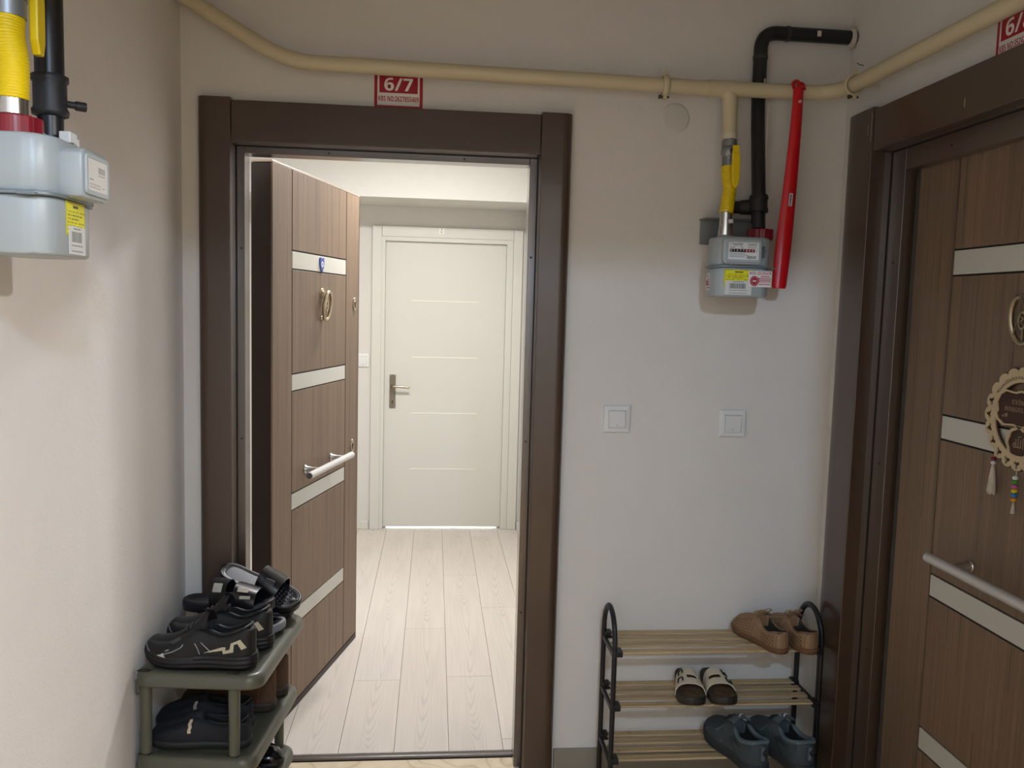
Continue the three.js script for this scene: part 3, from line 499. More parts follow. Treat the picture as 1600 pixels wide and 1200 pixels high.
// ---- red shoehorn hung on the pipe
{
  const t = thing('shoehorn', 'long red plastic shoehorn hanging from the cream pipe', 'shoehorn', [1.05, 2.128, .112]);
  const prof = [[0, .0145, 0], [.06, .0155, .002], [.30, .0205, .004], [.45, .024, .006], [.585, .0215, .010]];
  const f = (u, v, off) => {
    const s = u * .585, w = table(prof.map(p => [p[0], p[1]]), s), bow = table(prof.map(p => [p[0], p[2]]), s), a = (v - .5) * 2;
    const cx = -.004 - .03 * Math.pow(s / .585, 1.5), tip = u > .985 ? 1 - Math.pow((u - .985) / .015, 2) * .1 : 1;
    return [cx + w * a * tip, -s, bow * 1.2 - a * a * w * .42 + off];
  };
  const a = grid(60, 14, (u, v) => f(u, v, .0016)), b = grid(60, 14, (u, v) => f(u, 1 - v, -.0016));
  const e1 = grid(60, 1, (u, v) => f(u, 1, .0016 - .0032 * v)), e2 = grid(60, 1, (u, v) => f(u, 0, -.0016 + .0032 * v)), e3 = grid(14, 1, (u, v) => f(1, u, -.0016 + .0032 * v)), e4 = grid(14, 1, (u, v) => f(0, u, .0016 - .0032 * v));
  part('blade', [a, b, e1, e2, e3, e4].map(g => g.toNonIndexed()), M(0xc80d1a, .3, 0, { side: THREE.DoubleSide }), t);
  part('hanging_hook', tube([[-.002, -.02, -.002], [-.002, -.006, -.003], [-.003, .0155, -.0105], [-.004, .0245, -.034], [-.004, .0145, -.0565], [-.004, -.008, -.0655]], .0052, 24, 10), redPlastic, t);
  part('hook_tip', [tube([[-.020, -.002, -.003], [-.018, .013, -.0115], [-.013, .0195, -.022]], .0045, 12, 8), tube([[.012, -.006, .001], [.0115, .010, -.008], [.004, .020, -.026]], .004, 12, 8)], redPlastic, t);
  part('eyelet', cyl([-.002, -.042, .002], [-.002, -.042, .0075], .0045, .0045, 16).scale(1, 1, 1), M(0xd8b9bb, .5), t);
  printed('maker_label', .011, .037, .001, canvasTex(48, 160, (c, w, h) => { c.fillStyle = '#c9cbd2'; c.fillRect(0, 0, w, h); c.save(); c.translate(24, 80); c.rotate(-Math.PI / 2); c.fillStyle = '#262a3a'; for (const [x, l] of [[-40, 20], [-14, 26], [18, 14], [38, 22]]) c.fillRect(x, -8, l, 16); c.fillStyle = '#3c5fa0'; c.fillRect(-70, -8, 18, 18); c.restore(); }), t, [-.0155, -.325, .0098], .35, [0, 0, -.06]);
}
// ---- house number signs
function numberSign(label, num, kbs, pos, turn) {
  const W = .140, H = .108, t = thing('house_number_sign', label, 'sign', pos, turn);
  const tex = canvasTex(560, 432, (c, w, h) => {
    c.fillStyle = '#a50f25'; c.fillRect(0, 0, w, h); c.fillStyle = '#e6e1da'; c.fillRect(34, 26, w - 68, h - 52); c.fillStyle = '#a50f25'; c.fillRect(56, 46, w - 112, 216);
    c.fillStyle = '#f0ece6'; c.textAlign = 'center'; c.font = 'bold 205px sans-serif'; c.save(); c.translate(w / 2, 236); c.scale(1.12, 1); c.fillText(num, 0, 0); c.restore();
    c.fillStyle = '#a50f25'; c.save(); c.translate(w / 2, 358); c.font = 'bold 74px sans-serif'; const m = c.measureText('KBS NO:' + kbs).width; c.scale(Math.min(1, 476 / m), 1.12); c.fillText('KBS NO:' + kbs, 0, 0); c.restore();
  });
  part('plate', bx(-W / 2, -H / 2, 0, W / 2, H / 2, .0025, .001), M(0xa50f25, .4), t); printed('printed_face', W - .001, H - .001, .0006, tex, t, [0, 0, .0028], .4);
}
numberSign('red and white number plate reading 6/7 above the open flat door', '6/7', '2627855469', [-.117, 2.091, .0005], 0);
numberSign('red and white number plate reading 6/8 above the closed dark door', '6/8', '3524225582', [XR - .0005, 2.096, .763], -Math.PI / 2);
// ---- light switches
function lightSwitch(label, x, y, z, turn = 0) {
  const t = thing('light_switch', label, 'switch', [x, y, z], turn), S = .0425;
  const fr = grid(1, 4, () => [0, 0, 0]); fr.dispose();
  const ring = (a, za, b, zb) => { const P = (s, z) => [[-s, -s, z], [s, -s, z], [s, s, z], [-s, s, z]], A = P(a, za), B = P(b, zb), pos = []; for (let i = 0; i < 4; i++) { const j = (i + 1) % 4; pos.push(...A[i], ...A[j], ...B[j], ...A[i], ...B[j], ...B[i]); } const g = new THREE.BufferGeometry(); g.setAttribute('position', new THREE.Float32BufferAttribute(pos, 3)); g.computeVertexNormals(); return g; };
  part('switch_frame', [ring(S, 0, S, .0055), ring(S, .0055, S - .003, .0085), ring(S - .003, .0085, S - .0155, .0105), ring(S - .0155, .0105, S - .0155, .004)], whitePlastic, t);
  const r = bx(-.0262, -.0262, .003, .0262, .0262, .0118, .0012, 2); r.rotateX(.03); part('rocker', r, whitePlastic, t);
  part('indicator', bx(-.002, -.020, .0112, .002, -.0175, .0128), M(0x9aa0a0, .5), t);
}
lightSwitch('white light switch on the wall next to the open door frame', .567, 1.131, 0);
lightSwitch('white light switch on the wall below the small gas meter', .9365, 1.122, 0);
lightSwitch('white light switch inside the flat beside the white inner door', -.4565, 1.104, FZ);
{ const t = thing('junction_cover', 'round wall-coloured cap on the wall below the cream pipe', 'cover', [.712, 2.048, 0]); part('cover_disc', lathe([[0, .006], [.036, .0056], [.043, .003], [.0445, 0]], 40).rotateX(Math.PI / 2), M(0xd2cfc8, .7), t); }
{ const t = thing('junction_cover', 'round white cap on the beam inside the flat above the open door', 'cover', [-.695, 2.226, -2.5]); part('cover_disc', lathe([[0, .012], [.036, .011], [.045, .006], [.047, 0]], 40).rotateX(Math.PI / 2), M(0xe0ded6, .5), t); }
{ const t = thing('wall_nail', 'small bent nail sticking out of the wall near the right corner', 'nail', [XR, 2.207, .085]); part('shank', tube([[.004, 0, 0], [-.012, .001, .002], [-.022, .006, .004]], .0014, 10, 6), M(0x6a655b, .5, .6), t); }

// ------------------------------------------------------------------ shoe racks
const rackBlack = M(0x17181d, .42), olive = M(0x57584b, .36);
{
  const t = thing('shoe_rack', 'three tier shoe rack of pine slats between black hooped end frames', 'shoe rack', [0, 0, 0]);
  const xl = .545, xr = 1.178, zb = .036, zf = .192, zc = (zb + zf) / 2, rz = (zf - zb) / 2;
  for (const x of [xl, xr]) {
    const pts = [[x, FLOOR, zb], [x, .15, zb], [x, .33, zb], [x, .48, zb]];
    for (let i = 1; i < 12; i++) { const a = Math.PI - i / 12 * Math.PI; pts.push([x, .48 + .092 * Math.sin(a), zc + rz * Math.cos(a)]); }
    pts.push([x, .48, zf], [x, .33, zf], [x, .15, zf], [x, FLOOR, zf]);
    const g = tube(pts, .0095, 160, 14); const p = g.attributes.position; for (let i = 0; i < p.count; i++) p.setX(i, x + (p.getX(i) - x) * .8); g.computeVertexNormals();
    part('end_frame', g, rackBlack, t);
    for (const z of [zb, zf]) part('foot', cyl([x, FLOOR, z], [x, FLOOR + .03, z], .0125, .0105, 16), rackBlack, t);
  }
  const tiers = [.468, .303, .138]; let k = 0;
  for (const y of tiers) {
    for (const x of [xl, xr]) {
      const s = x === xl ? 1 : -1;
      const bar = part('side_bar', bx(x - .005, y - .026, zb, x + .005, y - .010, zf, .002), rackBlack, t);
      for (const z of [.046, .190]) part('slat_clip', bx(Math.min(x, x + s * .022), y - .016, z - .017, Math.max(x, x + s * .022), y + .003, z + .017, .003, 2), rackBlack, bar);
      for (const z of [.096, .143]) part('slat_screw', new THREE.SphereGeometry(.0032, 10, 8).translate(x + s * .012, y - .016, z), steelDull, bar);
    }
    for (const z of [.050, .097, .144, .191]) { const g = bx(xl + .016, y - .0065, z - .0132, xr - .016, y, z + .0132, .0016, 1); boxUV(g, 1, k * .217, k * .131); part('slat', g, pines[(k * 2 + (k >> 2)) % 3], t); k++; }
  }
}
const LT = { pos: [-.547, 0, .272], turn: -.1, widths: [.32, .302, .292], D: .44, tops: [.545, .329, .139] };
{
  const t = thing('shoe_rack', 'olive plastic shoe rack of stacked trays against the left wall', 'shoe rack', LT.pos, LT.turn);
  const D = LT.D, W0 = LT.widths[0];
  const trayRing = (prof, R, W) => { const base = e => roundRectPts(-W / 2 + e, -D / 2 + e, W / 2 - e, D / 2 - e, Math.max(.006, R - e), 8); const n = base(0).length; return grid(prof.length - 1, n, (u, v) => { const i = Math.round(u * (prof.length - 1)), j = Math.round(v * n) % n, [e, y] = prof[i], p = base(e)[j]; return [p[0], y, p[1]]; }, true); };
  LT.tops.forEach((y, k) => {
    const prof = [[.03, -.020], [.012, -.022], [.006, -.034], [.001, -.034], [0, -.029], [0, -.016], [.003, -.007], [.010, -.001], [.019, 0], [.030, -.0015], [.042, -.0045], [.048, -.006], [.052, -.0062]]; const W = LT.widths[k], dx = (W - W0) / 2;
    const cap0 = poly(roundRectPts(-W / 2 + .05, -D / 2 + .05, W / 2 - .05, D / 2 - .05, .006)), top = new THREE.ShapeGeometry(cap0).rotateX(-Math.PI / 2).translate(0, -.0062, 0);
    const bot = new THREE.ShapeGeometry(poly(roundRectPts(-W / 2 + .028, -D / 2 + .028, W / 2 - .028, D / 2 - .028, .012))).rotateX(Math.PI / 2).translate(0, -.020, 0);
    const g = trayRing(prof, .042, W), m = part('tray', [g, top, bot].map(q => q.translate(dx, y, 0)), olive, t);
    const px = [-W0 / 2 + .024, W0 / 2 - .075], pz = [-D / 2 + .022, D / 2 - .026];
    px.forEach(x => pz.forEach(z => {
      part('post_plug', extr(poly([[-.016, -.004], [.012, -.008], [.017, .003], [.004, .010], [-.012, .007]]), .0014, .0005).rotateX(-Math.PI / 2).translate(x, y - .0006, z + .004), M(0x33291f, .6), m);
      const y0 = k < 2 ? LT.tops[k + 1] - .006 : FLOOR; part('post', [cyl([x, y0, z - .004], [x, y - .026, z - .004], .0135, .0145, 24), cyl([x, y - .032, z - .004], [x, y - .024, z - .004], .019, .019, 24)], olive, t);
    }));
    part('side_lug', bx(-W0 / 2 - .002, y - .062, D / 2 - .06, -W0 / 2 + .010, y - .026, D / 2 - .025, .004, 2), olive, m);
  });
}

// ------------------------------------------------------------------ shoes: heel at the origin, toe along +x, sole on y = 0
const FOOT = [[0, 0], [.012, .30], [.04, .50], [.09, .655], [.18, .735], [.30, .73], [.42, .76], [.55, .90], [.66, .99], [.74, 1], [.84, .93], [.92, .73], [.965, .50], [.99, .26], [1, 0]];
function place(o, heel, toe, y, roll = 0, pitch = 0) {
  o.position.set(heel[0], y, heel[1]); o.rotation.order = 'YZX'; o.rotation.set(roll, Math.atan2(-(toe[1] - heel[1]), toe[0] - heel[0]), pitch);
}
function soleGeo(L, W, layers, spring, bend = 0, foot = FOOT, n = 64) {  // layers: [outset, y] from the bottom outside up
  const m = layers.length, ring = [];
  for (let i = 0; i < m; i++) ring.push([-1, ...layers[i]]);
  for (let i = m - 1; i >= 0; i--) ring.push([1, ...layers[i]]);
  const P = (t, k) => { const [s, e, y] = ring[k], w = Math.max(0, table(foot, t)) * W / 2, ex = e * (t < .5 ? -1 : 1) * Math.pow(Math.abs(2 * t - 1), 6); return [t * L + ex, y + spring(t), s * (w + e * Math.min(1, w / .012)) + bend * Math.sin(t * Math.PI) * L]; };
  return grid(n, ring.length, (u, v) => { const t = .5 - .5 * Math.cos(u * Math.PI); return P(t, Math.round(v * ring.length) % ring.length); });
}
// the upper as one skin that runs outside -> rim -> down inside (o: open) or on over the top (closed)
function shoeSurf(S) {
  const r = .42, wide = t => Math.max(0, table(S.foot ?? FOOT, t)) * S.W / 2 * (S.fit ?? .96);
  const f = (t, v, off = 0) => {
    const s = Math.abs(v), sg = v < 0 ? -1 : 1, w = wide(t), H = table(S.H, t), k = table(S.k, t), o = S.open(t), base = S.base(t); let lat, y;
    if (s > r) { const q = (1 - s) / (1 - r); lat = w * (1 + (S.bulge ?? .03) * Math.sin(q * 3.14) - k * Math.pow(q, 2.1)); y = H * (1 - Math.pow(1 - q, 1.55)); }
    else {
      const p = (r - s) / r, wr = w * (1 - k);
      const lc = wr * (1 - p), yc = H + table(S.dome, t) * (1 - (1 - p) * (1 - p));
      const lo = wr * (1 - .16 * smooth(0, .18, p)) * (1 - smooth(.52, 1, p)), yo = H + .004 * Math.sin(clamp(p / .14) * 3.14) - (H - .006) * smooth(.05, .5, p);
      lat = lerp(lc, lo, o); y = lerp(yc, yo, o);
    }
    const len = S.L * (S.x0 ?? .008) + t * S.L * (1 - 2 * (S.x0 ?? .008)) + (S.lean ? S.lean(t, y) : 0);
    return [len, base + y, sg * lat + (S.bend ?? 0) * Math.sin(t * Math.PI) * S.L];
  };
  f.side = (t, q, sg, off) => { const s = 1 - q * (1 - r), a = f(t, sg * s), b = f(t + .004, sg * s), c = f(t, sg * (s - .006)); const u = new THREE.Vector3(b[0] - a[0], b[1] - a[1], b[2] - a[2]), v = new THREE.Vector3(c[0] - a[0], c[1] - a[1], c[2] - a[2]), n = v.cross(u).normalize(); if (n.z * sg < 0) n.negate(); return [a[0] + n.x * off, a[1] + n.y * off, a[2] + n.z * off]; };
  f.geo = (n = 90, m = 56) => grid(n, m, (u, v) => f(.5 - .5 * Math.cos(u * Math.PI), v * 2 - 1));
  f.decal = (pts, sg, h = .0012, holes) => { const g = new THREE.ExtrudeGeometry(poly(pts, holes), { depth: 1, bevelEnabled: false }); const p = g.attributes.position; for (let i = 0; i < p.count; i++) { const a = f.side(p.getX(i), p.getY(i), sg, p.getZ(i) > .5 ? h : -.0004); p.setXYZ(i, ...a); } g.deleteAttribute('uv'); g.deleteAttribute('normal'); g.computeVertexNormals(); return g; };
  f.line = (pts, sg, r = .0012, n = 24) => tube(pts.map(([t, q]) => f.side(t, q, sg, .0004)), r, n, 6);
  f.rim = (t0, t1, sg, r, n = 40) => tube(Array.from({ length: 25 }, (_, i) => { const t = lerp(t0, t1, i / 24), a = f(t, sg * .41); return [a[0], a[1] + .001, a[2]]; }), r, n, 8);
  f.collar = (t0, t1, r) => { const a = []; for (let i = 0; i <= 24; i++) { const p = f(lerp(t1, t0, i / 24), .405); a.push([p[0], p[1] + .001, p[2]]); } for (let i = 1; i <= 24; i++) { const p = f(lerp(t0, t1, i / 24), -.405); a.push([p[0], p[1] + .001, p[2]]); } return taperTube(a, r, 90, 8); };
  f.lining = (t0, t1) => grid(40, 36, (u, v) => { const t = lerp(t0, t1, u), p = f(t, lerp(-.385, .385, v)); return [p[0], p[1] + .0012, p[2] * .985]; });
  return f;
}
function tongueGeo(S, f, t0, t1, w0, w1, rise, lift) {       // leaf between the lace rows, its end standing up and back
  const P = (u, v, side) => { const t = lerp(t0, t1, u), a = f(Math.max(t, .001), 0), h = lerp(w0, w1, u); const top = table(S.H, t0) + table(S.dome, t0); const b = S.base(t); const y = b + top * (1 - u) + (rise * u) + lift * Math.sin(u * 3.14); return [t * S.L, y - (v * v) * h * (S.drop ?? .5) + side, v * h + (S.bend ?? 0) * Math.sin(t * Math.PI) * S.L]; };
  const a = grid(16, 10, (u, v) => P(u, v * 2 - 1, .003)), b = grid(16, 10, (u, v) => P(u, 1 - v * 2, -.003));
  const e = [[0, 1], [1, 1]].map(([v]) => grid(16, 1, (u, w) => P(u, v * 2 - 1, lerp(v ? .003 : -.003, v ? -.003 : .003, w)))), e2 = grid(10, 1, (v, w) => P(1, v * 2 - 1, lerp(-.003, .003, w)));
  return [a, b, ...e, e2];
}
function laces(f, S, ts, hw, r) { const o = []; ts.forEach((t, i) => { const L = f(t, .30), R = f(t - .012, -.30), C = f(t - .006, 0); const pts = [[L[0], L[1] + .001, L[2]], [C[0], Math.max(C[1], L[1]) + .004, C[2]], [R[0], R[1] + .001, R[2]]]; o.push(tube(pts, r, 12, 6)); }); return o; }

// ---- black chunky sneakers with pale flashes (left rack, top tray)
const shoeBlack = M(0x090a0e, .62), shoeBlack2 = M(0x0e0f14, .55), soleBlack = M(0x0c0d12, .55), paleFlash = M(0xb9b39a, .45), silverLine = M(0xa9abb0, .35, .3), greyMesh = M(0x3a3c40, .8);
function blackSneaker(label) {
  const t = thing('sneaker', label, 'shoe', [0, 0, 0], 0, 'black sneakers on the left rack');
  const S = { L: .288, W: .104, fit: .95, x0: .012, drop: .95, base: t => .026 + .010 * smooth(.6, 0, t) + .02 * Math.pow(clamp((t - .72) / .28), 2), bulge: .05,
    H: [[0, .058], [.06, .066], [.16, .056], [.28, .050], [.40, .062], [.50, .070], [.60, .058], [.72, .040], [.84, .030], [.94, .022], [1, .006]], k: [[0, .2], [.1, .30], [.3, .42], [.5, .55], [.7, .5], [.9, .45], [1, .3]], dome: [[0, .003], [.4, .012], [.55, .012], [.75, .011], [.92, .007], [1, .001]], open: t => smooth(.035, .06, t) * (1 - smooth(.40, .46, t)) };
  const f = shoeSurf(S), sp = t => .018 * Math.pow(clamp((t - .72) / .28), 2);
  part('sole', soleGeo(S.L, S.W, [[-.010, 0], [-.003, .001], [0, .006], [.001, .011], [-.0015, .0125], [.002, .016], [.002, .021], [-.0005, .0225], [.001, .026], [-.002, .032], [-.008, .034]], sp), soleBlack, t);
  part('heel_counter', soleGeo(S.L * .5, S.W, [[-.006, .024], [.001, .026], [.0015, .031], [-.0008, .032], [.0006, .035], [-.006, .038]], () => 0, 0, FOOT.map(([a, b]) => [Math.min(a * 2, 1), b]).filter(([a], i, A) => !i || a > A[i - 1][0])), shoeBlack2, t);
  part('upper', f.geo(110, 64), shoeBlack, t); part('lining', f.lining(.07, .43), shoeBlack2, t); part('collar', f.collar(.055, .43, .0042), shoeBlack2, t);
  part('tongue', tongueGeo(S, f, .54, .41, .022, .036, .112, .006), shoeBlack2, t);
  part('lace', laces(f, S, [.50, .545, .59, .635], .02, .0024), M(0x26262b, .7), t);
  for (const sg of [-1, 1]) {
    part('flash_mark', f.decal([[.42, .16], [.255, .40], [.22, .38], [.225, .26], [.185, .27], [.175, .50], [.095, .54], [.045, .24], [.085, .20], [.118, .43], [.148, .42], [.152, .17], [.243, .14], [.25, .27]], sg, .0014), paleFlash, t);
    part('side_stripe', f.line([[.60, .50], [.62, .40], [.69, .32], [.755, .26], [.77, .16], [.755, .06]], sg, .0013, 40), silverLine, t);
    part('side_crescent', f.decal([[.755, .04], [.835, .12], [.80, .20], [.775, .30], [.765, .22], [.768, .12]], sg, .0014), M(0xc9cacb, .4), t);
    part('side_stripe', f.line([[.50, .42], [.475, .28], [.455, .12]], sg, .0010), silverLine, t); part('side_stripe', f.line([[.45, .46], [.40, .32], [.355, .18]], sg, .0010), silverLine, t);
    part('side_stripe', f.line([[.72, .45], [.755, .40]], sg, .0016), silverLine, t); part('toe_guard', f.line([[.97, .5], [.945, .2], [.90, .02]], sg, .0018), M(0x707278, .5), t);
  }
  part('mesh_panel', [f.decal([[.62, .72], [.69, .66], [.74, .84], [.66, .98]], -1, .0010), f.decal([[.62, .72], [.69, .66], [.74, .84], [.66, .98]], 1, .0010)], greyMesh, t);
  return { t, S, f };
}
const ozTex = canvasTex(96, 64, (c, w, h) => { c.fillStyle = '#121217'; c.fillRect(0, 0, w, h); c.fillStyle = '#9da1a8'; c.font = 'bold 34px sans-serif'; c.textAlign = 'center'; c.fillText('OZZ', 48, 44); });
{
  const a = blackSneaker('black sneaker with pale flash mark, nearest on the top tray of the olive rack');
  printed('tongue_label', .030, .020, .0014, ozTex, a.t, [.1225, .1385, 0], .5, [-Math.PI / 2 + .55, 0, Math.PI / 2]);
  place(a.t, [-.432, .440], [-.711, .392], .5457);
  const b = a.t.clone(); b.name = numbered('sneaker'); b.userData.label = 'black sneaker half hidden behind the nearest one on the olive rack'; scene.add(b); place(b, [-.414, .320], [-.686, .274], .5457);
}
// ---- slides: sole with raised footbed rim, arched strap, buckles
function arch(S, t0, t1, h0, h1, thick, hole, skew = 0, n = 14, m = 30) {       // strap from edge to edge over the foot
  const W = t => Math.max(0, table(S.foot ?? FOOT, t)) * S.W / 2;
  const P = (u, v, off) => { const a = v * Math.PI, t = lerp(t0, t1, u) + skew * Math.cos(a), h = lerp(h0, h1, u) + off, w = W(t) * 1.0 + off, c = Math.cos(a), s = Math.sin(a); return [t * S.L, S.top - .016 + (h + .014) * Math.pow(s, .72), w * Math.sign(c) * Math.pow(Math.abs(c), .8)]; };
  const skip = hole ? (u, v) => u > hole[0] && u < hole[1] && v > hole[2] && v < hole[3] : undefined;
  const out = [grid(n, m, (u, v) => P(u, v, thick), false, skip), grid(n, m, (u, v) => P(u, 1 - v, 0), false, skip && ((u, v) => skip(u, 1 - v)))];
  out.push(grid(m, 1, (v, w) => P(0, v, w ? thick : 0)), grid(m, 1, (v, w) => P(1, v, w ? 0 : thick)));
  if (hole) { const sn = (x, k) => Math.round(x * k) / k, [a, b, c, d] = [sn(hole[0], n), sn(hole[1], n), sn(hole[2], m), sn(hole[3], m)]; out.push(grid(8, 1, (u, w) => P(lerp(a, b, u), c, w ? 0 : thick)), grid(8, 1, (u, w) => P(lerp(a, b, u), d, w ? thick : 0)), grid(12, 1, (u, w) => P(a, lerp(c, d, u), w ? thick : 0)), grid(12, 1, (u, w) => P(b, lerp(c, d, u), w ? 0 : thick))); }
  out.P = P; return out;
}
function buckle(P, u, v, du, dv, r) { const q = [[-1, -1], [-1, 1], [1, 1], [1, -1]].map(([a, b]) => P(u + a * du, v + b * dv, .0035)); const pts = [], order = v < .5 ? [2, 1, 0, 3] : [1, 2, 3, 0]; for (let i = 0; i < 3; i++) { const A = q[order[i]], B = q[order[i + 1]]; for (const s of i === 0 ? [.1, .5, .86] : i === 1 ? [.14, .5, .86] : [.14, .5, .9]) pts.push([0, 1, 2].map(k => lerp(A[k], B[k], s))); } return tube(pts, r, 48, 8, false, .4); }
function slide(name, label, group, o) {
  const t = thing(name, label, 'sandal', [0, 0, 0], 0, group), S = { L: o.L, W: o.W, top: o.top };
  const sp = u => .010 * Math.pow(clamp((u - .75) / .25), 2);
  const hh = o.top, lay = o.layers ?? [[-.006, 0], [0, .003], [.001, hh * .55], [.0005, hh - .004], [-.001, hh + .001], [-.006, hh + .001], [-.013, hh - .003], [-.022, hh - .006]];
  part('sole', soleGeo(o.L, o.W, lay, sp), o.sole, t);
  part('footbed', soleGeo(o.L * .985, o.W, [[-.010, hh - .008], [-.006, hh - .001], [-.009, hh + .0004], [-.016, hh - .0035], [-.026, hh - .005]], sp).translate(o.L * .007, 0, 0), o.bed, t);
  if (o.heelPad) { const g = soleGeo(o.L * .42, o.W * .62, [[-.002, hh - .006], [0, hh - .0045], [-.003, hh - .0035]], () => 0, 0, [[0, 0], [.05, .55], [.2, .95], [.5, 1], [.8, .9], [.95, .55], [1, 0]]); part('heel_pad', g.translate(o.L * .07, .002, 0), o.heelPad, t); }
  if (o.studs) { const gs = []; for (let i = 0; i < 15; i++) for (let j = -3; j <= 3; j++) { const u = .36 + i * .041, w = table(FOOT, u) * o.W / 2 - .017; const z = (j + (i % 2 ? .5 : 0)) * .0115; if (Math.abs(z) < w) gs.push(new THREE.SphereGeometry(.0042, 8, 5, 0, 6.2832, 0, 1.5708).scale(1, .9, 1).translate(u * o.L, hh - .005 + sp(u), z)); } const m = part('footbed_stud', gs, M(0x2c2d33, .22), t); m.userData.kind = 'stuff'; }
  for (const s of o.straps) { const g = arch(S, s.t0, s.t1, s.h0, s.h1, s.thick ?? .0028, s.hole, s.skew ?? 0, s.n ?? 14, s.m ?? 30), P = g.P, m = part('strap', [...g], o.strap, t); for (const b of s.buckles ?? []) part('buckle', buckle(P, ...b), b.mat ?? o.metal, m); for (const p of s.plates ?? []) { const c = P(p.u, p.v, .004), d = P(p.u + .01, p.v, .004), e = P(p.u, p.v + .01, .004); const n = new THREE.Vector3(e[0] - c[0], e[1] - c[1], e[2] - c[2]).cross(new THREE.Vector3(d[0] - c[0], d[1] - c[1], d[2] - c[2])).normalize(); if (n.y < 0) n.negate(); const bar = bx(-p.w / 2, -p.h / 2, -.001, p.w / 2, p.h / 2, .0025, .002, 2); bar.applyQuaternion(new THREE.Quaternion().setFromUnitVectors(new THREE.Vector3(0, 0, 1), n)); bar.translate(...c); part('buckle', bar, p.mat, m); } }
  return t;
}
const cork = new THREE.MeshStandardMaterial({ map: dataTex(128, 128, (u, v) => { const k = .7 + .5 * noise(u * 40, v * 40, 40, 40) * noise(u * 17, v * 17, 17, 17); return [104 * k, 80 * k, 52 * k]; }), roughness: .8 });
{ // cork sandals
  const o = { L: .232, W: .086, top: .024, sole: M(0x2b2622, .6), bed: cork, strap: M(0xd8ccb4, .5), metal: M(0x1b1918, .35, .3),
    straps: [{ t0: .33, t1: .70, h0: .034, h1: .024, hole: [.40, .64, .46, .74], n: 25, m: 50, buckles: [[.24, .30, .15, .065, .0028], [.74, .30, .15, .065, .0028]] }] };
  const a = slide('sandal', 'cork sandal with cream strap, left of the pair on the slatted rack', 'cream strapped cork sandals', o); place(a, [.816, .004], [.778, .232], .3035);
  const o2 = { ...o, straps: o.straps.map(s => ({ ...s, hole: [.40, .64, .26, .54], buckles: [[.24, .70, .15, .065, .0028], [.74, .70, .15, .065, .0028]] })) };
  const b = slide('sandal', 'cork sandal with cream strap, right of the pair on the slatted rack', 'cream strapped cork sandals', o2); place(b, [.896, .004], [.879, .232], .3035);
}
{ // black slides heaped behind the sneakers
  const blk = M(0x0b0b10, .3), bedBlack = M(0x141419, .4), silver = M(0xb9b6ac, .3, .7), grey = M(0x8f9094, .5);
  const base = { L: .262, W: .098, top: .030, sole: M(0x141318, .45), bed: bedBlack, strap: blk, metal: silver };
  const s1 = slide('slide_sandal', 'black slide with a light grey sole edge, lowest in the heap on the olive rack', 'black slides heaped on the olive rack', { ...base, top: .024, sole: M(0x85868c, .5), straps: [{ t0: .45, t1: .78, h0: .024, h1: .020 }] }); place(s1, [-.660, .176], [-.403, .218], .5457);
  const s2 = slide('slide_sandal', 'black slide lying flat at the back of the olive rack under the others', 'black slides heaped on the olive rack', { ...base, straps: [{ t0: .45, t1: .80, h0: .022, h1: .018 }] }); place(s2, [-.654, .076], [-.397, .116], .5457);
  const s3 = slide('slide_sandal', 'black slide with two square metal buckles in the middle of the heap', 'black slides heaped on the olive rack', { ...base, straps: [{ t0: .34, t1: .52, h0: .060, h1: .056, plates: [{ u: .5, v: .27, w: .026, h: .026, mat: M(0xb5b3aa, .4, .2) }] }, { t0: .60, t1: .84, h0: .050, h1: .034, plates: [{ u: .42, v: .36, w: .030, h: .017, mat: silver }, { u: .60, v: .22, w: .030, h: .010, mat: silver }] }] }); place(s3, [-.693, .152], [-.435, .196], .594, .05, .0);
  const s4 = slide('slide_sandal', 'black slide with studded footbed and grey heel pad tilted on top of the heap', 'black slides heaped on the olive rack', { ...base, studs: true, heelPad: M(0x4b4c52, .4), straps: [{ t0: .50, t1: .76, h0: .066, h1: .05, thick: .003, plates: [{ u: .55, v: .36, w: .030, h: .016, mat: M(0x55565c, .25, .8) }] }] }); place(s4, [-.618, .055], [-.358, .125], .660, .34, -.36);
}
// ---- navy slip-ons and brown ankle boots on the middle tray, black patent shoe on the lowest
const navy = M(0x0a0d18, .75), navySole = M(0x1d1f22, .65);
function slipOn(label) {
  const t = thing('slipper', label, 'shoe', [0, 0, 0], 0, 'navy slip-ons on the olive rack');
  const S = { L: .262, W: .092, fit: .95, base: t => .018, bulge: .05, H: [[0, .045], [.1, .046], [.3, .040], [.42, .048], [.52, .056], [.7, .040], [.86, .028], [.95, .018], [1, .005]], k: [[0, .22], [.15, .28], [.4, .5], [.7, .52], [.92, .45], [1, .3]], dome: [[0, .003], [.45, .012], [.75, .012], [.93, .006], [1, .001]], open: t => smooth(.04, .07, t) * (1 - smooth(.40, .47, t)) };
  const f = shoeSurf(S);
  part('sole', soleGeo(S.L, S.W, [[-.006, 0], [0, .003], [.002, .012], [.001, .019], [-.003, .021]], () => 0), navySole, t); part('upper', f.geo(90, 56), navy, t); part('collar', f.collar(.06, .41, .0036), M(0x0c0e18, .6), t);
  const bead = []; for (let i = 0; i < 11; i++) for (const k of [-1, 1]) { const u = .06 + i * .05, a = f.side(.555 + k * .008 + .004 * Math.sin(i * 1.2), .30 + u, -1, .002), b = f.side(.555 + k * .008, .30 + u, 1, .002); for (const p of [a, b]) bead.push(new THREE.IcosahedronGeometry(.0029, 0).translate(...p)); }
  const m = part('rhinestone_strip', bead, M(0xe6dccb, .12, .6), t); m.userData.kind = 'stuff'; return t;
}
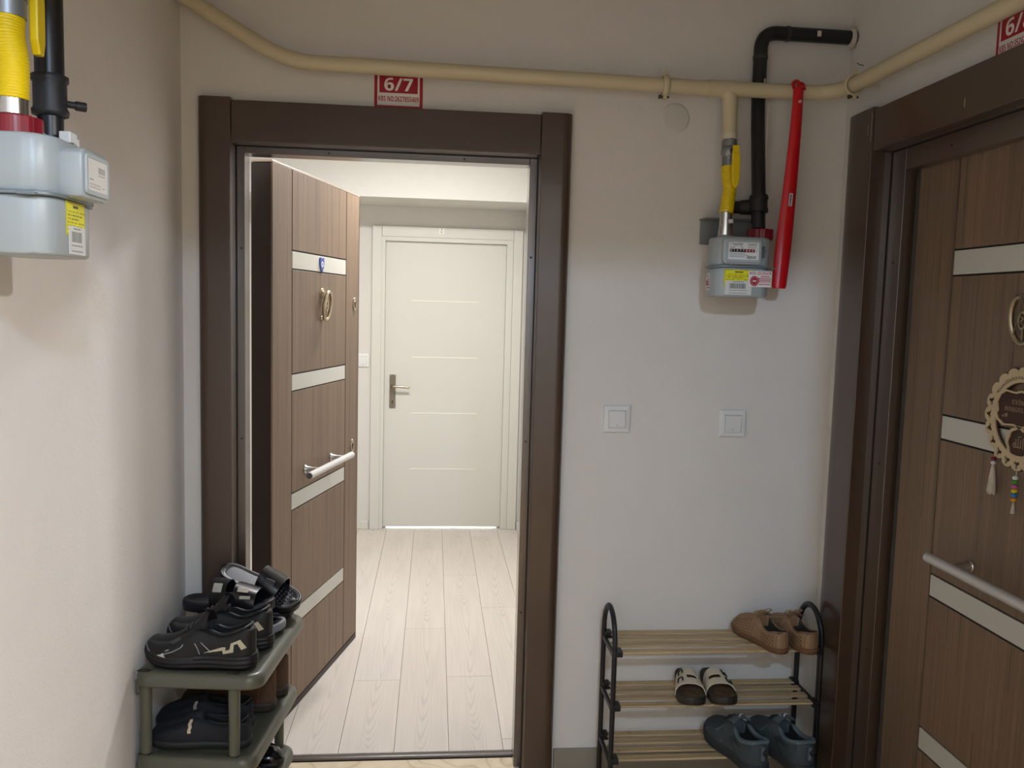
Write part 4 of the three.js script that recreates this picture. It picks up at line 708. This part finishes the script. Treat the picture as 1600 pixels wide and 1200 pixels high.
{
  const a = slipOn('navy slip-on with a rhinestone strip, front one on the middle tray'); place(a, [-.450, .421], [-.703, .391], .3297);
  const b = a.clone(); b.name = numbered('slipper'); b.userData.label = 'navy slip-on behind the front one on the middle tray'; scene.add(b); place(b, [-.464, .325], [-.711, .295], .3297);
}
function ankleBoot(label) {
  const t = thing('ankle_boot', label, 'boot', [0, 0, 0], 0, 'brown boots on the middle tray');
  const suede = M(0x4a3525, .88), S = { L: .265, W: .086, fit: .94, base: t => .024, bulge: .03, H: [[0, .088], [.1, .095], [.25, .090], [.36, .092], [.46, .074], [.6, .052], [.75, .040], [.9, .028], [1, .006]], k: [[0, .12], [.15, .2], [.4, .4], [.7, .5], [.92, .45], [1, .3]], dome: [[0, .003], [.4, .008], [.75, .012], [.93, .006], [1, .001]], open: t => smooth(.04, .07, t) * (1 - smooth(.32, .38, t)) };
  const f = shoeSurf(S);
  part('sole', soleGeo(S.L, S.W, [[-.004, 0], [0, .002], [.002, .012], [-.001, .014], [.002, .017], [.001, .025], [-.003, .027]], () => 0), M(0x2a211b, .6), t); part('upper', f.geo(90, 56), suede, t); part('lining', f.lining(.07, .35), M(0x2a2018, .9), t); part('collar', f.collar(.05, .35, .004), M(0x5a4029, .8), t);
  for (const sg of [-1, 1]) part('heel_patch', f.decal([[.015, .05], [.16, .05], [.13, .45], [.03, .5]], sg, .0012), M(0x5e452f, .85), t); part('back_seam', tube([0, .3, .6, .9].map(q => f.side(.012, q, 1, .001)), .002, 12, 6), M(0x6d4a2c, .8), t);
  part('lace', laces(f, S, [.44, .49, .54, .59], .02, .002), M(0x3a2a1e, .8), t); return t;
}
{
  const a = ankleBoot('brown suede boot with its heel to the door, middle tray, nearer one'); place(a, [-.424, .232], [-.678, .199], .3297);
  const b = a.clone(); b.name = numbered('ankle_boot'); b.userData.label = 'brown suede boot with its heel to the door, middle tray, farther one'; scene.add(b); place(b, [-.406, .142], [-.660, .109], .3297);
}
function lowBlack(label) {
  const t = thing('dress_shoe', label, 'shoe', [0, 0, 0], 0, 'black shoes on the lowest tray');
  const S = { L: .26, W: .09, fit: .95, base: t => .016, bulge: .03, H: [[0, .05], [.1, .052], [.3, .046], [.42, .05], [.6, .044], [.8, .032], [.95, .02], [1, .005]], k: [[0, .2], [.15, .25], [.4, .45], [.7, .5], [.92, .45], [1, .3]], dome: [[0, .003], [.45, .01], [.75, .01], [.93, .006], [1, .001]], open: t => smooth(.04, .07, t) * (1 - smooth(.40, .46, t)) };
  const f = shoeSurf(S); part('sole', soleGeo(S.L, S.W, [[-.004, 0], [0, .002], [.0015, .010], [0, .017], [-.004, .019]], () => 0), soleBlack, t); part('upper', f.geo(80, 50), M(0x0e0f14, .12), t);
  part('collar', f.collar(.05, .41, .003), M(0x0e0f14, .2), t); part('ring_ornament', new THREE.TorusGeometry(.012, .0025, 8, 28).rotateX(Math.PI / 2 - .5).translate(.135, .078, 0), chrome, t); return t;
}
{
  const a = lowBlack('shiny black shoe with a silver ring on the lowest tray, nearer one'); place(a, [-.655, .225], [-.415, .32], .1397);
  const b = a.clone(); b.name = numbered('dress_shoe'); b.userData.label = 'shiny black shoe with a silver ring on the lowest tray, farther one'; scene.add(b); place(b, [-.660, .115], [-.415, .19], .1397);
}
// ---- tan perforated lace-ups
function tanShoe(label) {
  const t = thing('lace_up_shoe', label, 'shoe', [0, 0, 0], 0, 'tan perforated shoes'), tan = M(0x896b4e, .6), tan2 = M(0x795d44, .6);
  const S = { L: .228, W: .083, fit: .96, base: t => .016 + .006 * Math.pow(clamp((t - .75) / .25), 2), bulge: .05, H: [[0, .043], [.08, .045], [.2, .036], [.31, .040], [.43, .060], [.56, .055], [.7, .044], [.86, .032], [.95, .02], [1, .005]], k: [[0, .12], [.15, .10], [.3, .16], [.40, .40], [.55, .55], [.75, .5], [.92, .45], [1, .3]], dome: [[0, .003], [.45, .010], [.75, .012], [.93, .007], [1, .001]], open: t => smooth(.04, .07, t) * (1 - smooth(.38, .44, t)) };
  const f = shoeSurf(S), sp = u => .006 * Math.pow(clamp((u - .75) / .25), 2);
  part('sole', soleGeo(S.L, S.W, [[-.005, 0], [0, .002], [.0015, .008], [.0025, .012], [.0035, .015], [.002, .018], [-.003, .019]], sp), M(0x6b4a2e, .7), t);
  part('upper', f.geo(100, 60), tan, t); part('lining', f.lining(.075, .41), M(0x2a2622, .9), t, 'dark inside'); part('collar', f.collar(.05, .40, .0026), tan2, t);
  for (const sg of [-1, 1]) { const d = []; for (const [a, b, c, e] of [[.10, .34, .14, .8], [.52, .86, .12, .92]]) for (let i = 0; i < (c > .13 ? 5 : 8); i++) for (let j = 0; j < 6; j++) { const T = a + (b - a) * (i + .5 * (j % 2)) / (c > .13 ? 5 : 8), q = c + (e - c) * j / 6; const p = f.side(T, q, sg, .0005), n = f.side(T, q, sg, .0016); d.push(cyl(p, n, .0019, .0015, 6)); } const m = part('perforation', d, M(0x4d3320, .8), t); m.userData.kind = 'stuff'; }
  for (const sg of [-1, 1]) { part('seam', f.line([[.055, .02], [.055, .5], [.05, .95]], sg, .0011), tan2, t); part('seam', f.line([[.085, .02], [.085, .5], [.08, .95]], sg, .0011), tan2, t); part('seam', f.line([[.40, .95], [.47, .5], [.50, .05]], sg, .0011), tan2, t); }
  part('tongue', tongueGeo(S, f, .50, .40, .016, .022, .080, .003), tan2, t);
  const lm = M(0xa08661, .8); part('lace', laces(f, S, [.46, .50, .545], .02, .0019), lm, t);
  const c = f(.455, 0); for (const s of [-1, 1]) part('lace_bow', [tube([[c[0], c[1] + .006, 0], [c[0] - .006, c[1] + .017, s * .012], [c[0] - .004, c[1] + .012, s * .028], [c[0] + .004, c[1] + .004, s * .022], [c[0], c[1] + .005, 0]], .0017, 30, 6), tube([[c[0], c[1] + .006, 0], [c[0] + .012, c[1] + .008, s * .014], [c[0] + .020, c[1] - .004, s * .026]], .0016, 16, 6)], lm, t);
  return t;
}
{
  const a = tanShoe('tan perforated lace-up on the top tier, left of the pair'); place(a, [1.043, .240], [.977, .024], .4685);
  const b = a.clone(); b.name = numbered('lace_up_shoe'); b.userData.label = 'tan perforated lace-up on the top tier, right of the pair by the black hoop'; scene.add(b); place(b, [1.128, .246], [1.082, .026], .4685);
}
// ---- grey-teal trainers on the lowest slats
function trainer(label, inside) {
  const t = thing('trainer', label, 'shoe', [0, 0, 0], 0, 'grey teal trainers'), c1 = M(0x3a4245, .75), c2 = M(0x525f63, .7), c3 = M(0x262b2e, .7);
  const S = { L: .272, W: .104, fit: .97, x0: .012, base: t => .030 + .012 * Math.pow(clamp((t - .72) / .28), 2), bulge: .06, H: [[0, .058], [.07, .062], [.18, .052], [.30, .050], [.42, .066], [.52, .072], [.62, .058], [.75, .042], [.88, .030], [.96, .018], [1, .006]], k: [[0, .13], [.1, .12], [.3, .18], [.45, .42], [.55, .52], [.7, .5], [.92, .45], [1, .3]], dome: [[0, .004], [.45, .012], [.75, .012], [.93, .006], [1, .001]], open: t => smooth(.05, .085, t) * (1 - smooth(.40, .46, t)) };
  const f = shoeSurf(S), sp = u => .012 * Math.pow(clamp((u - .72) / .28), 2);
  part('sole', soleGeo(S.L, S.W, [[-.006, 0], [0, .003], [.002, .012], [-.001, .014], [.003, .020], [.002, .030], [-.003, .034]], sp), c3, t); part('upper', f.geo(110, 64), c1, t);
  part('lining', f.lining(.085, .43), M(0x0d0f10, .95), t, 'black inside'); part('collar', f.collar(.06, .44, .0075), c2, t); part('tongue', tongueGeo(S, f, .54, .40, .022, .030, .098, .004), c2, t);
  for (const sg of [-1, 1]) { part('side_overlay', f.decal([[.04, .05], [.30, .05], [.42, .45], [.36, .75], [.22, .55], [.08, .7]], sg, .0014), c3, t); part('side_overlay', f.decal([[.52, .1], [.86, .08], [.80, .35], [.62, .5], [.54, .72], [.48, .6]], sg, .0014), c2, t); }
  part('heel_tab', tube([.25, .5, .75, 1].map(q => { const p = f.side(.012, q, 1, .003); return [p[0] - .002, p[1], 0]; }), .006, 16, 8).scale(1, 1, 1), c2, t);
  part('heel_mark', tube([[-.001, .062, .006], [-.003, .074, -.003], [-.002, .086, .004]], .003, 12, 6), M(0x15171a, .6), t);
  part('lace', laces(f, S, [.51, .555, .60, .645], .02, .0026), M(0x1d2225, .8), t); part('reflective_pull', tube([[.122, .128, .010], [.116, .134, 0], [.112, .129, -.010]], .002, 12, 6), M(0xdde0e2, .3), t);
  if (inside) printed('size_label', .026, .016, .0014, canvasTex(104, 64, (c, w, h) => { c.fillStyle = '#b9bdbf'; c.fillRect(0, 0, w, h); c.strokeStyle = '#2c3033'; c.lineWidth = 5; c.strokeRect(5, 5, w - 10, h - 10); c.fillStyle = '#33373a'; for (let y = 18; y < 56; y += 12) for (let x = 16; x < 88; x += 9) c.fillRect(x, y, 6, 5); }), t, [.128, .1245, 0], .6, [-Math.PI / 2 + .25, 0, Math.PI / 2]);
  return t;
}
{
  const a = trainer('grey teal trainer on the lowest slats, left of the pair', false); place(a, [.962, .318], [.898, .056], .1385);
  const b = trainer('grey teal trainer with pale size label, right of the pair on the lowest slats', true); place(b, [1.100, .322], [1.030, .062], .1385);
}

// ------------------------------------------------------------------ wooden welcome plaque hanging from the knocker of the dark door
{
  // local axes: x to the right as seen from the hall, y up, z out of the door
  const t = thing('welcome_plaque', 'round cream and brown wooden welcome plaque with tassels hanging on the dark door', 'plaque', [1.2995, 1.249, .806], -Math.PI / 2);
  const cream = M(0xc2b291, .7), brown = M(0x3d2416, .65), R = .100, N = 20; t.scale.setScalar(1.06);
  const outer = (r0, amp) => { const o = []; for (let i = 0; i < N; i++) { const a0 = i / N * 6.2832; for (let j = 0; j < 8; j++) { const s = (j / 8 - .5) * 2, a = a0 + s * Math.PI / N; o.push([(r0 + amp * Math.sqrt(1 - s * s * .92)) * Math.cos(a), (r0 + amp * Math.sqrt(1 - s * s * .92)) * Math.sin(a) * .98]); } } return o; };
  const circ = (r, n = 64, cx = 0, cy = 0) => Array.from({ length: n }, (_, i) => { const a = -i / n * 6.2832; return [cx + r * Math.cos(a), cy + r * Math.sin(a) * .98]; });
  const holes = [circ(.079)];
  for (let i = 0; i < N; i++) { const a = i / N * 6.2832; if (Math.sin(a) > .55) continue; const cx = .0975 * Math.cos(a), cy = .0975 * Math.sin(a) * .98; holes.push(Array.from({ length: 30 }, (_, k) => { const b = -k / 30 * 6.2832, r = .0076 * (1 + .40 * Math.cos(3 * b)); return [cx + r * Math.cos(b + a), cy + r * Math.sin(b + a)]; })); }
  part('backing', extr(poly(outer(.099, .014), [circ(.0775)]), .003, .0004), brown, t);
  part('rim', extr(poly(outer(.098, .013), holes), .003, .0005).translate(0, 0, .0036), cream, t);
  const plq = (k, s) => { const o = []; const w = .072 * k, h = .037 * k; for (const [sx, sy] of [[1, 1], [-1, 1], [-1, -1], [1, -1]]) { const seq = [[w, h * .25], [w * 1.07, h * .42], [w * .98, h * .72], [w * .86, h * .82], [w * .7, h], [w * .25, h * .92], [0, h * 1.04]]; const q = seq.map(p => [p[0] * sx, p[1] * sy]); if (sx * sy < 0) q.reverse(); o.push(...q.slice(0, -1 + (s ? 0 : 0))); } return o.map(p => [p[0], p[1] + .020]); };
  part('panel_border', extr(poly(plq(1.04), [plq(.95).reverse()]), .003, .0005).translate(0, 0, .0045), cream, t); part('panel', extr(poly(plq(1.0)), .003, .0004).translate(0, 0, .0018), brown, t);
  const lobes = (r, c) => Array.from({ length: 80 }, (_, i) => { const a = i / 80 * 6.2832, k = r * (1 + .09 * Math.abs(Math.cos(4 * a)) ); return [c[0] + k * Math.cos(a), c[1] + k * Math.sin(a)]; });
  part('medallion_border', extr(poly(lobes(.0335, [0, -.051]), [lobes(.0285, [0, -.051]).reverse()]), .003, .0005).translate(0, 0, .0045), cream, t); part('medallion', extr(poly(lobes(.031, [0, -.051])), .003, .0004).translate(0, 0, .0018), brown, t);
  const txt = canvasTex(512, 256, (c, w, h) => { c.fillStyle = '#3d2416'; c.fillRect(0, 0, w, h); c.fillStyle = '#94836a'; c.textAlign = 'center'; c.font = 'bold 62px serif'; c.fillText('EV\u0130M\u0130ZE', 270, 88); c.font = 'bold 58px serif'; c.save(); c.translate(256, 160); c.scale(Math.min(1, 490 / c.measureText('HO\u015eGELD\u0130N\u0130Z').width), 1); c.fillText('HO\u015eGELD\u0130N\u0130Z', 0, 0); c.restore(); for (const [x, y, k] of [[74, 212, 1], [34, 226, .6]]) { c.save(); c.translate(x, y); c.rotate(-.4); c.scale(k, k); c.beginPath(); c.ellipse(-10, -10, 16, 9, .8, 0, 7); c.ellipse(10, -10, 16, 9, -.8, 0, 7); c.ellipse(-8, 8, 10, 6, -.6, 0, 7); c.ellipse(8, 8, 10, 6, .6, 0, 7); c.fill(); c.restore(); } });
  printed('panel_text', .124, .054, .0005, txt, t, [0, .021, .0055], .6);
  const medal = canvasTex(192, 192, (c, w, h) => { c.fillStyle = '#3d2416'; c.fillRect(0, 0, w, h); c.strokeStyle = '#8f7f67'; c.lineCap = 'round'; c.lineJoin = 'round'; c.lineWidth = 11; const L = (...p) => { c.beginPath(); c.moveTo(p[0], p[1]); for (let i = 2; i < p.length; i += 2) c.lineTo(p[i], p[i + 1]); c.stroke(); }; L(156, 44, 156, 140); L(126, 60, 126, 132, 92, 134, 94, 44); L(94, 130, 62, 134, 60, 60); L(60, 118, 34, 96, 26, 128, 44, 140, 60, 128); c.lineWidth = 6; c.beginPath(); c.moveTo(84, 30); c.quadraticCurveTo(98, 44, 108, 26); c.quadraticCurveTo(118, 42, 130, 24); c.stroke(); });
  printed('medallion_script', .043, .043, .0005, medal, t, [0, -.051, .0055], .6);
  // the line round the upper rim
  const word = 'Bismillahirrahmanirrahim';
  const strip = canvasTex(1024, 64, (c, w, h) => { c.fillStyle = '#c2b291'; c.fillRect(0, 0, w, h); c.fillStyle = '#2f2218'; c.font = 'italic bold 44px serif'; c.textAlign = 'center'; c.save(); c.translate(w / 2, 46); c.scale(960 / c.measureText(word).width, 1); c.fillText(word, 0, 0); c.restore(); });
  const arc = grid(60, 1, (u, v) => { const a = lerp(2.66, .48, u), r = lerp(.0815, .0965, v); return [r * Math.cos(a), r * Math.sin(a) * .98, .0072 + .0001]; });
  part('rim_text', arc, new THREE.MeshStandardMaterial({ map: strip, roughness: .7, side: THREE.DoubleSide }), t);
  part('hanging_cord', [tube([[-.052, .098, .004], [-.040, .150, .012], [-.010, .222, .022], [0, .258, .030]], .0011, 30, 6), tube([[.052, .098, .004], [.040, .150, .012], [.010, .222, .022], [0, .258, .030]], .0011, 30, 6)], M(0x7d7158, .9), t);
  const tassel = (x, y, top) => {
    const s = part('tassel', [lathe([[0, .008], [.003, .006], [.004, 0], [.0045, -.012], [.008, -.034], [.0095, -.052], [.007, -.054], [0, -.05]], 16).translate(x, y - .034, .006)], M(0xbcb6a6, .95), t);
    const f = []; for (let i = 0; i < 22; i++) { const a = i / 22 * 6.2832, k = .7 + .3 * rnd(); f.push(tube([[x + .003 * Math.cos(a), y - .034, .006 + .003 * Math.sin(a)], [x + .007 * Math.cos(a + .3), y - .062, .006 + .006 * Math.sin(a + .3)], [x + .010 * k * Math.cos(a), y - .088 - .006 * rnd(), .006 + .006 * k * Math.sin(a)]], .0011, 8, 5)); } const m = part('fringe', f, M(0xc9c3b4, .95), s); m.userData.kind = 'stuff';
    part('tassel_cord', tube([[x, top, .004], [x, y - .03, .006]], .0009, 6, 6), M(0xc9c3b4, .9), s);
    for (const [dy, c] of [[-.014, 0x7a1730], [-.023, 0xd9dde2]]) part('bead', new THREE.SphereGeometry(.0055, 16, 10).scale(1, .78, 1).translate(x, y + dy, .006), M(c, .25), s);
  };
  tassel(-.072, -.082, -.072); tassel(.072, -.082, -.072);
  const bs = part('bead_string', tube([[.0, -.110, .004], [.0, -.15, .006], [.0, -.192, .006]], .0009, 10, 6), M(0xc9c3b4, .9), t);
  [0xd9dde0, 0x3d9a2e, 0xd05aa0, 0xd8c51a, 0x2b7fd0, 0xe0951c].forEach((c, i) => part('bead', new THREE.SphereGeometry(.0062, 16, 10).scale(1, .74, 1).translate(0, -.124 - i * .0093, .006), M(c, .28), bs));
  part('string_tassel', lathe([[0, 0], [.0025, -.002], [.003, -.006], [.005, -.022], [0, -.020]], 12).translate(0, -.178, .006), M(0xb9b3a4, .95), bs);
}
renderer.render(scene, camera);
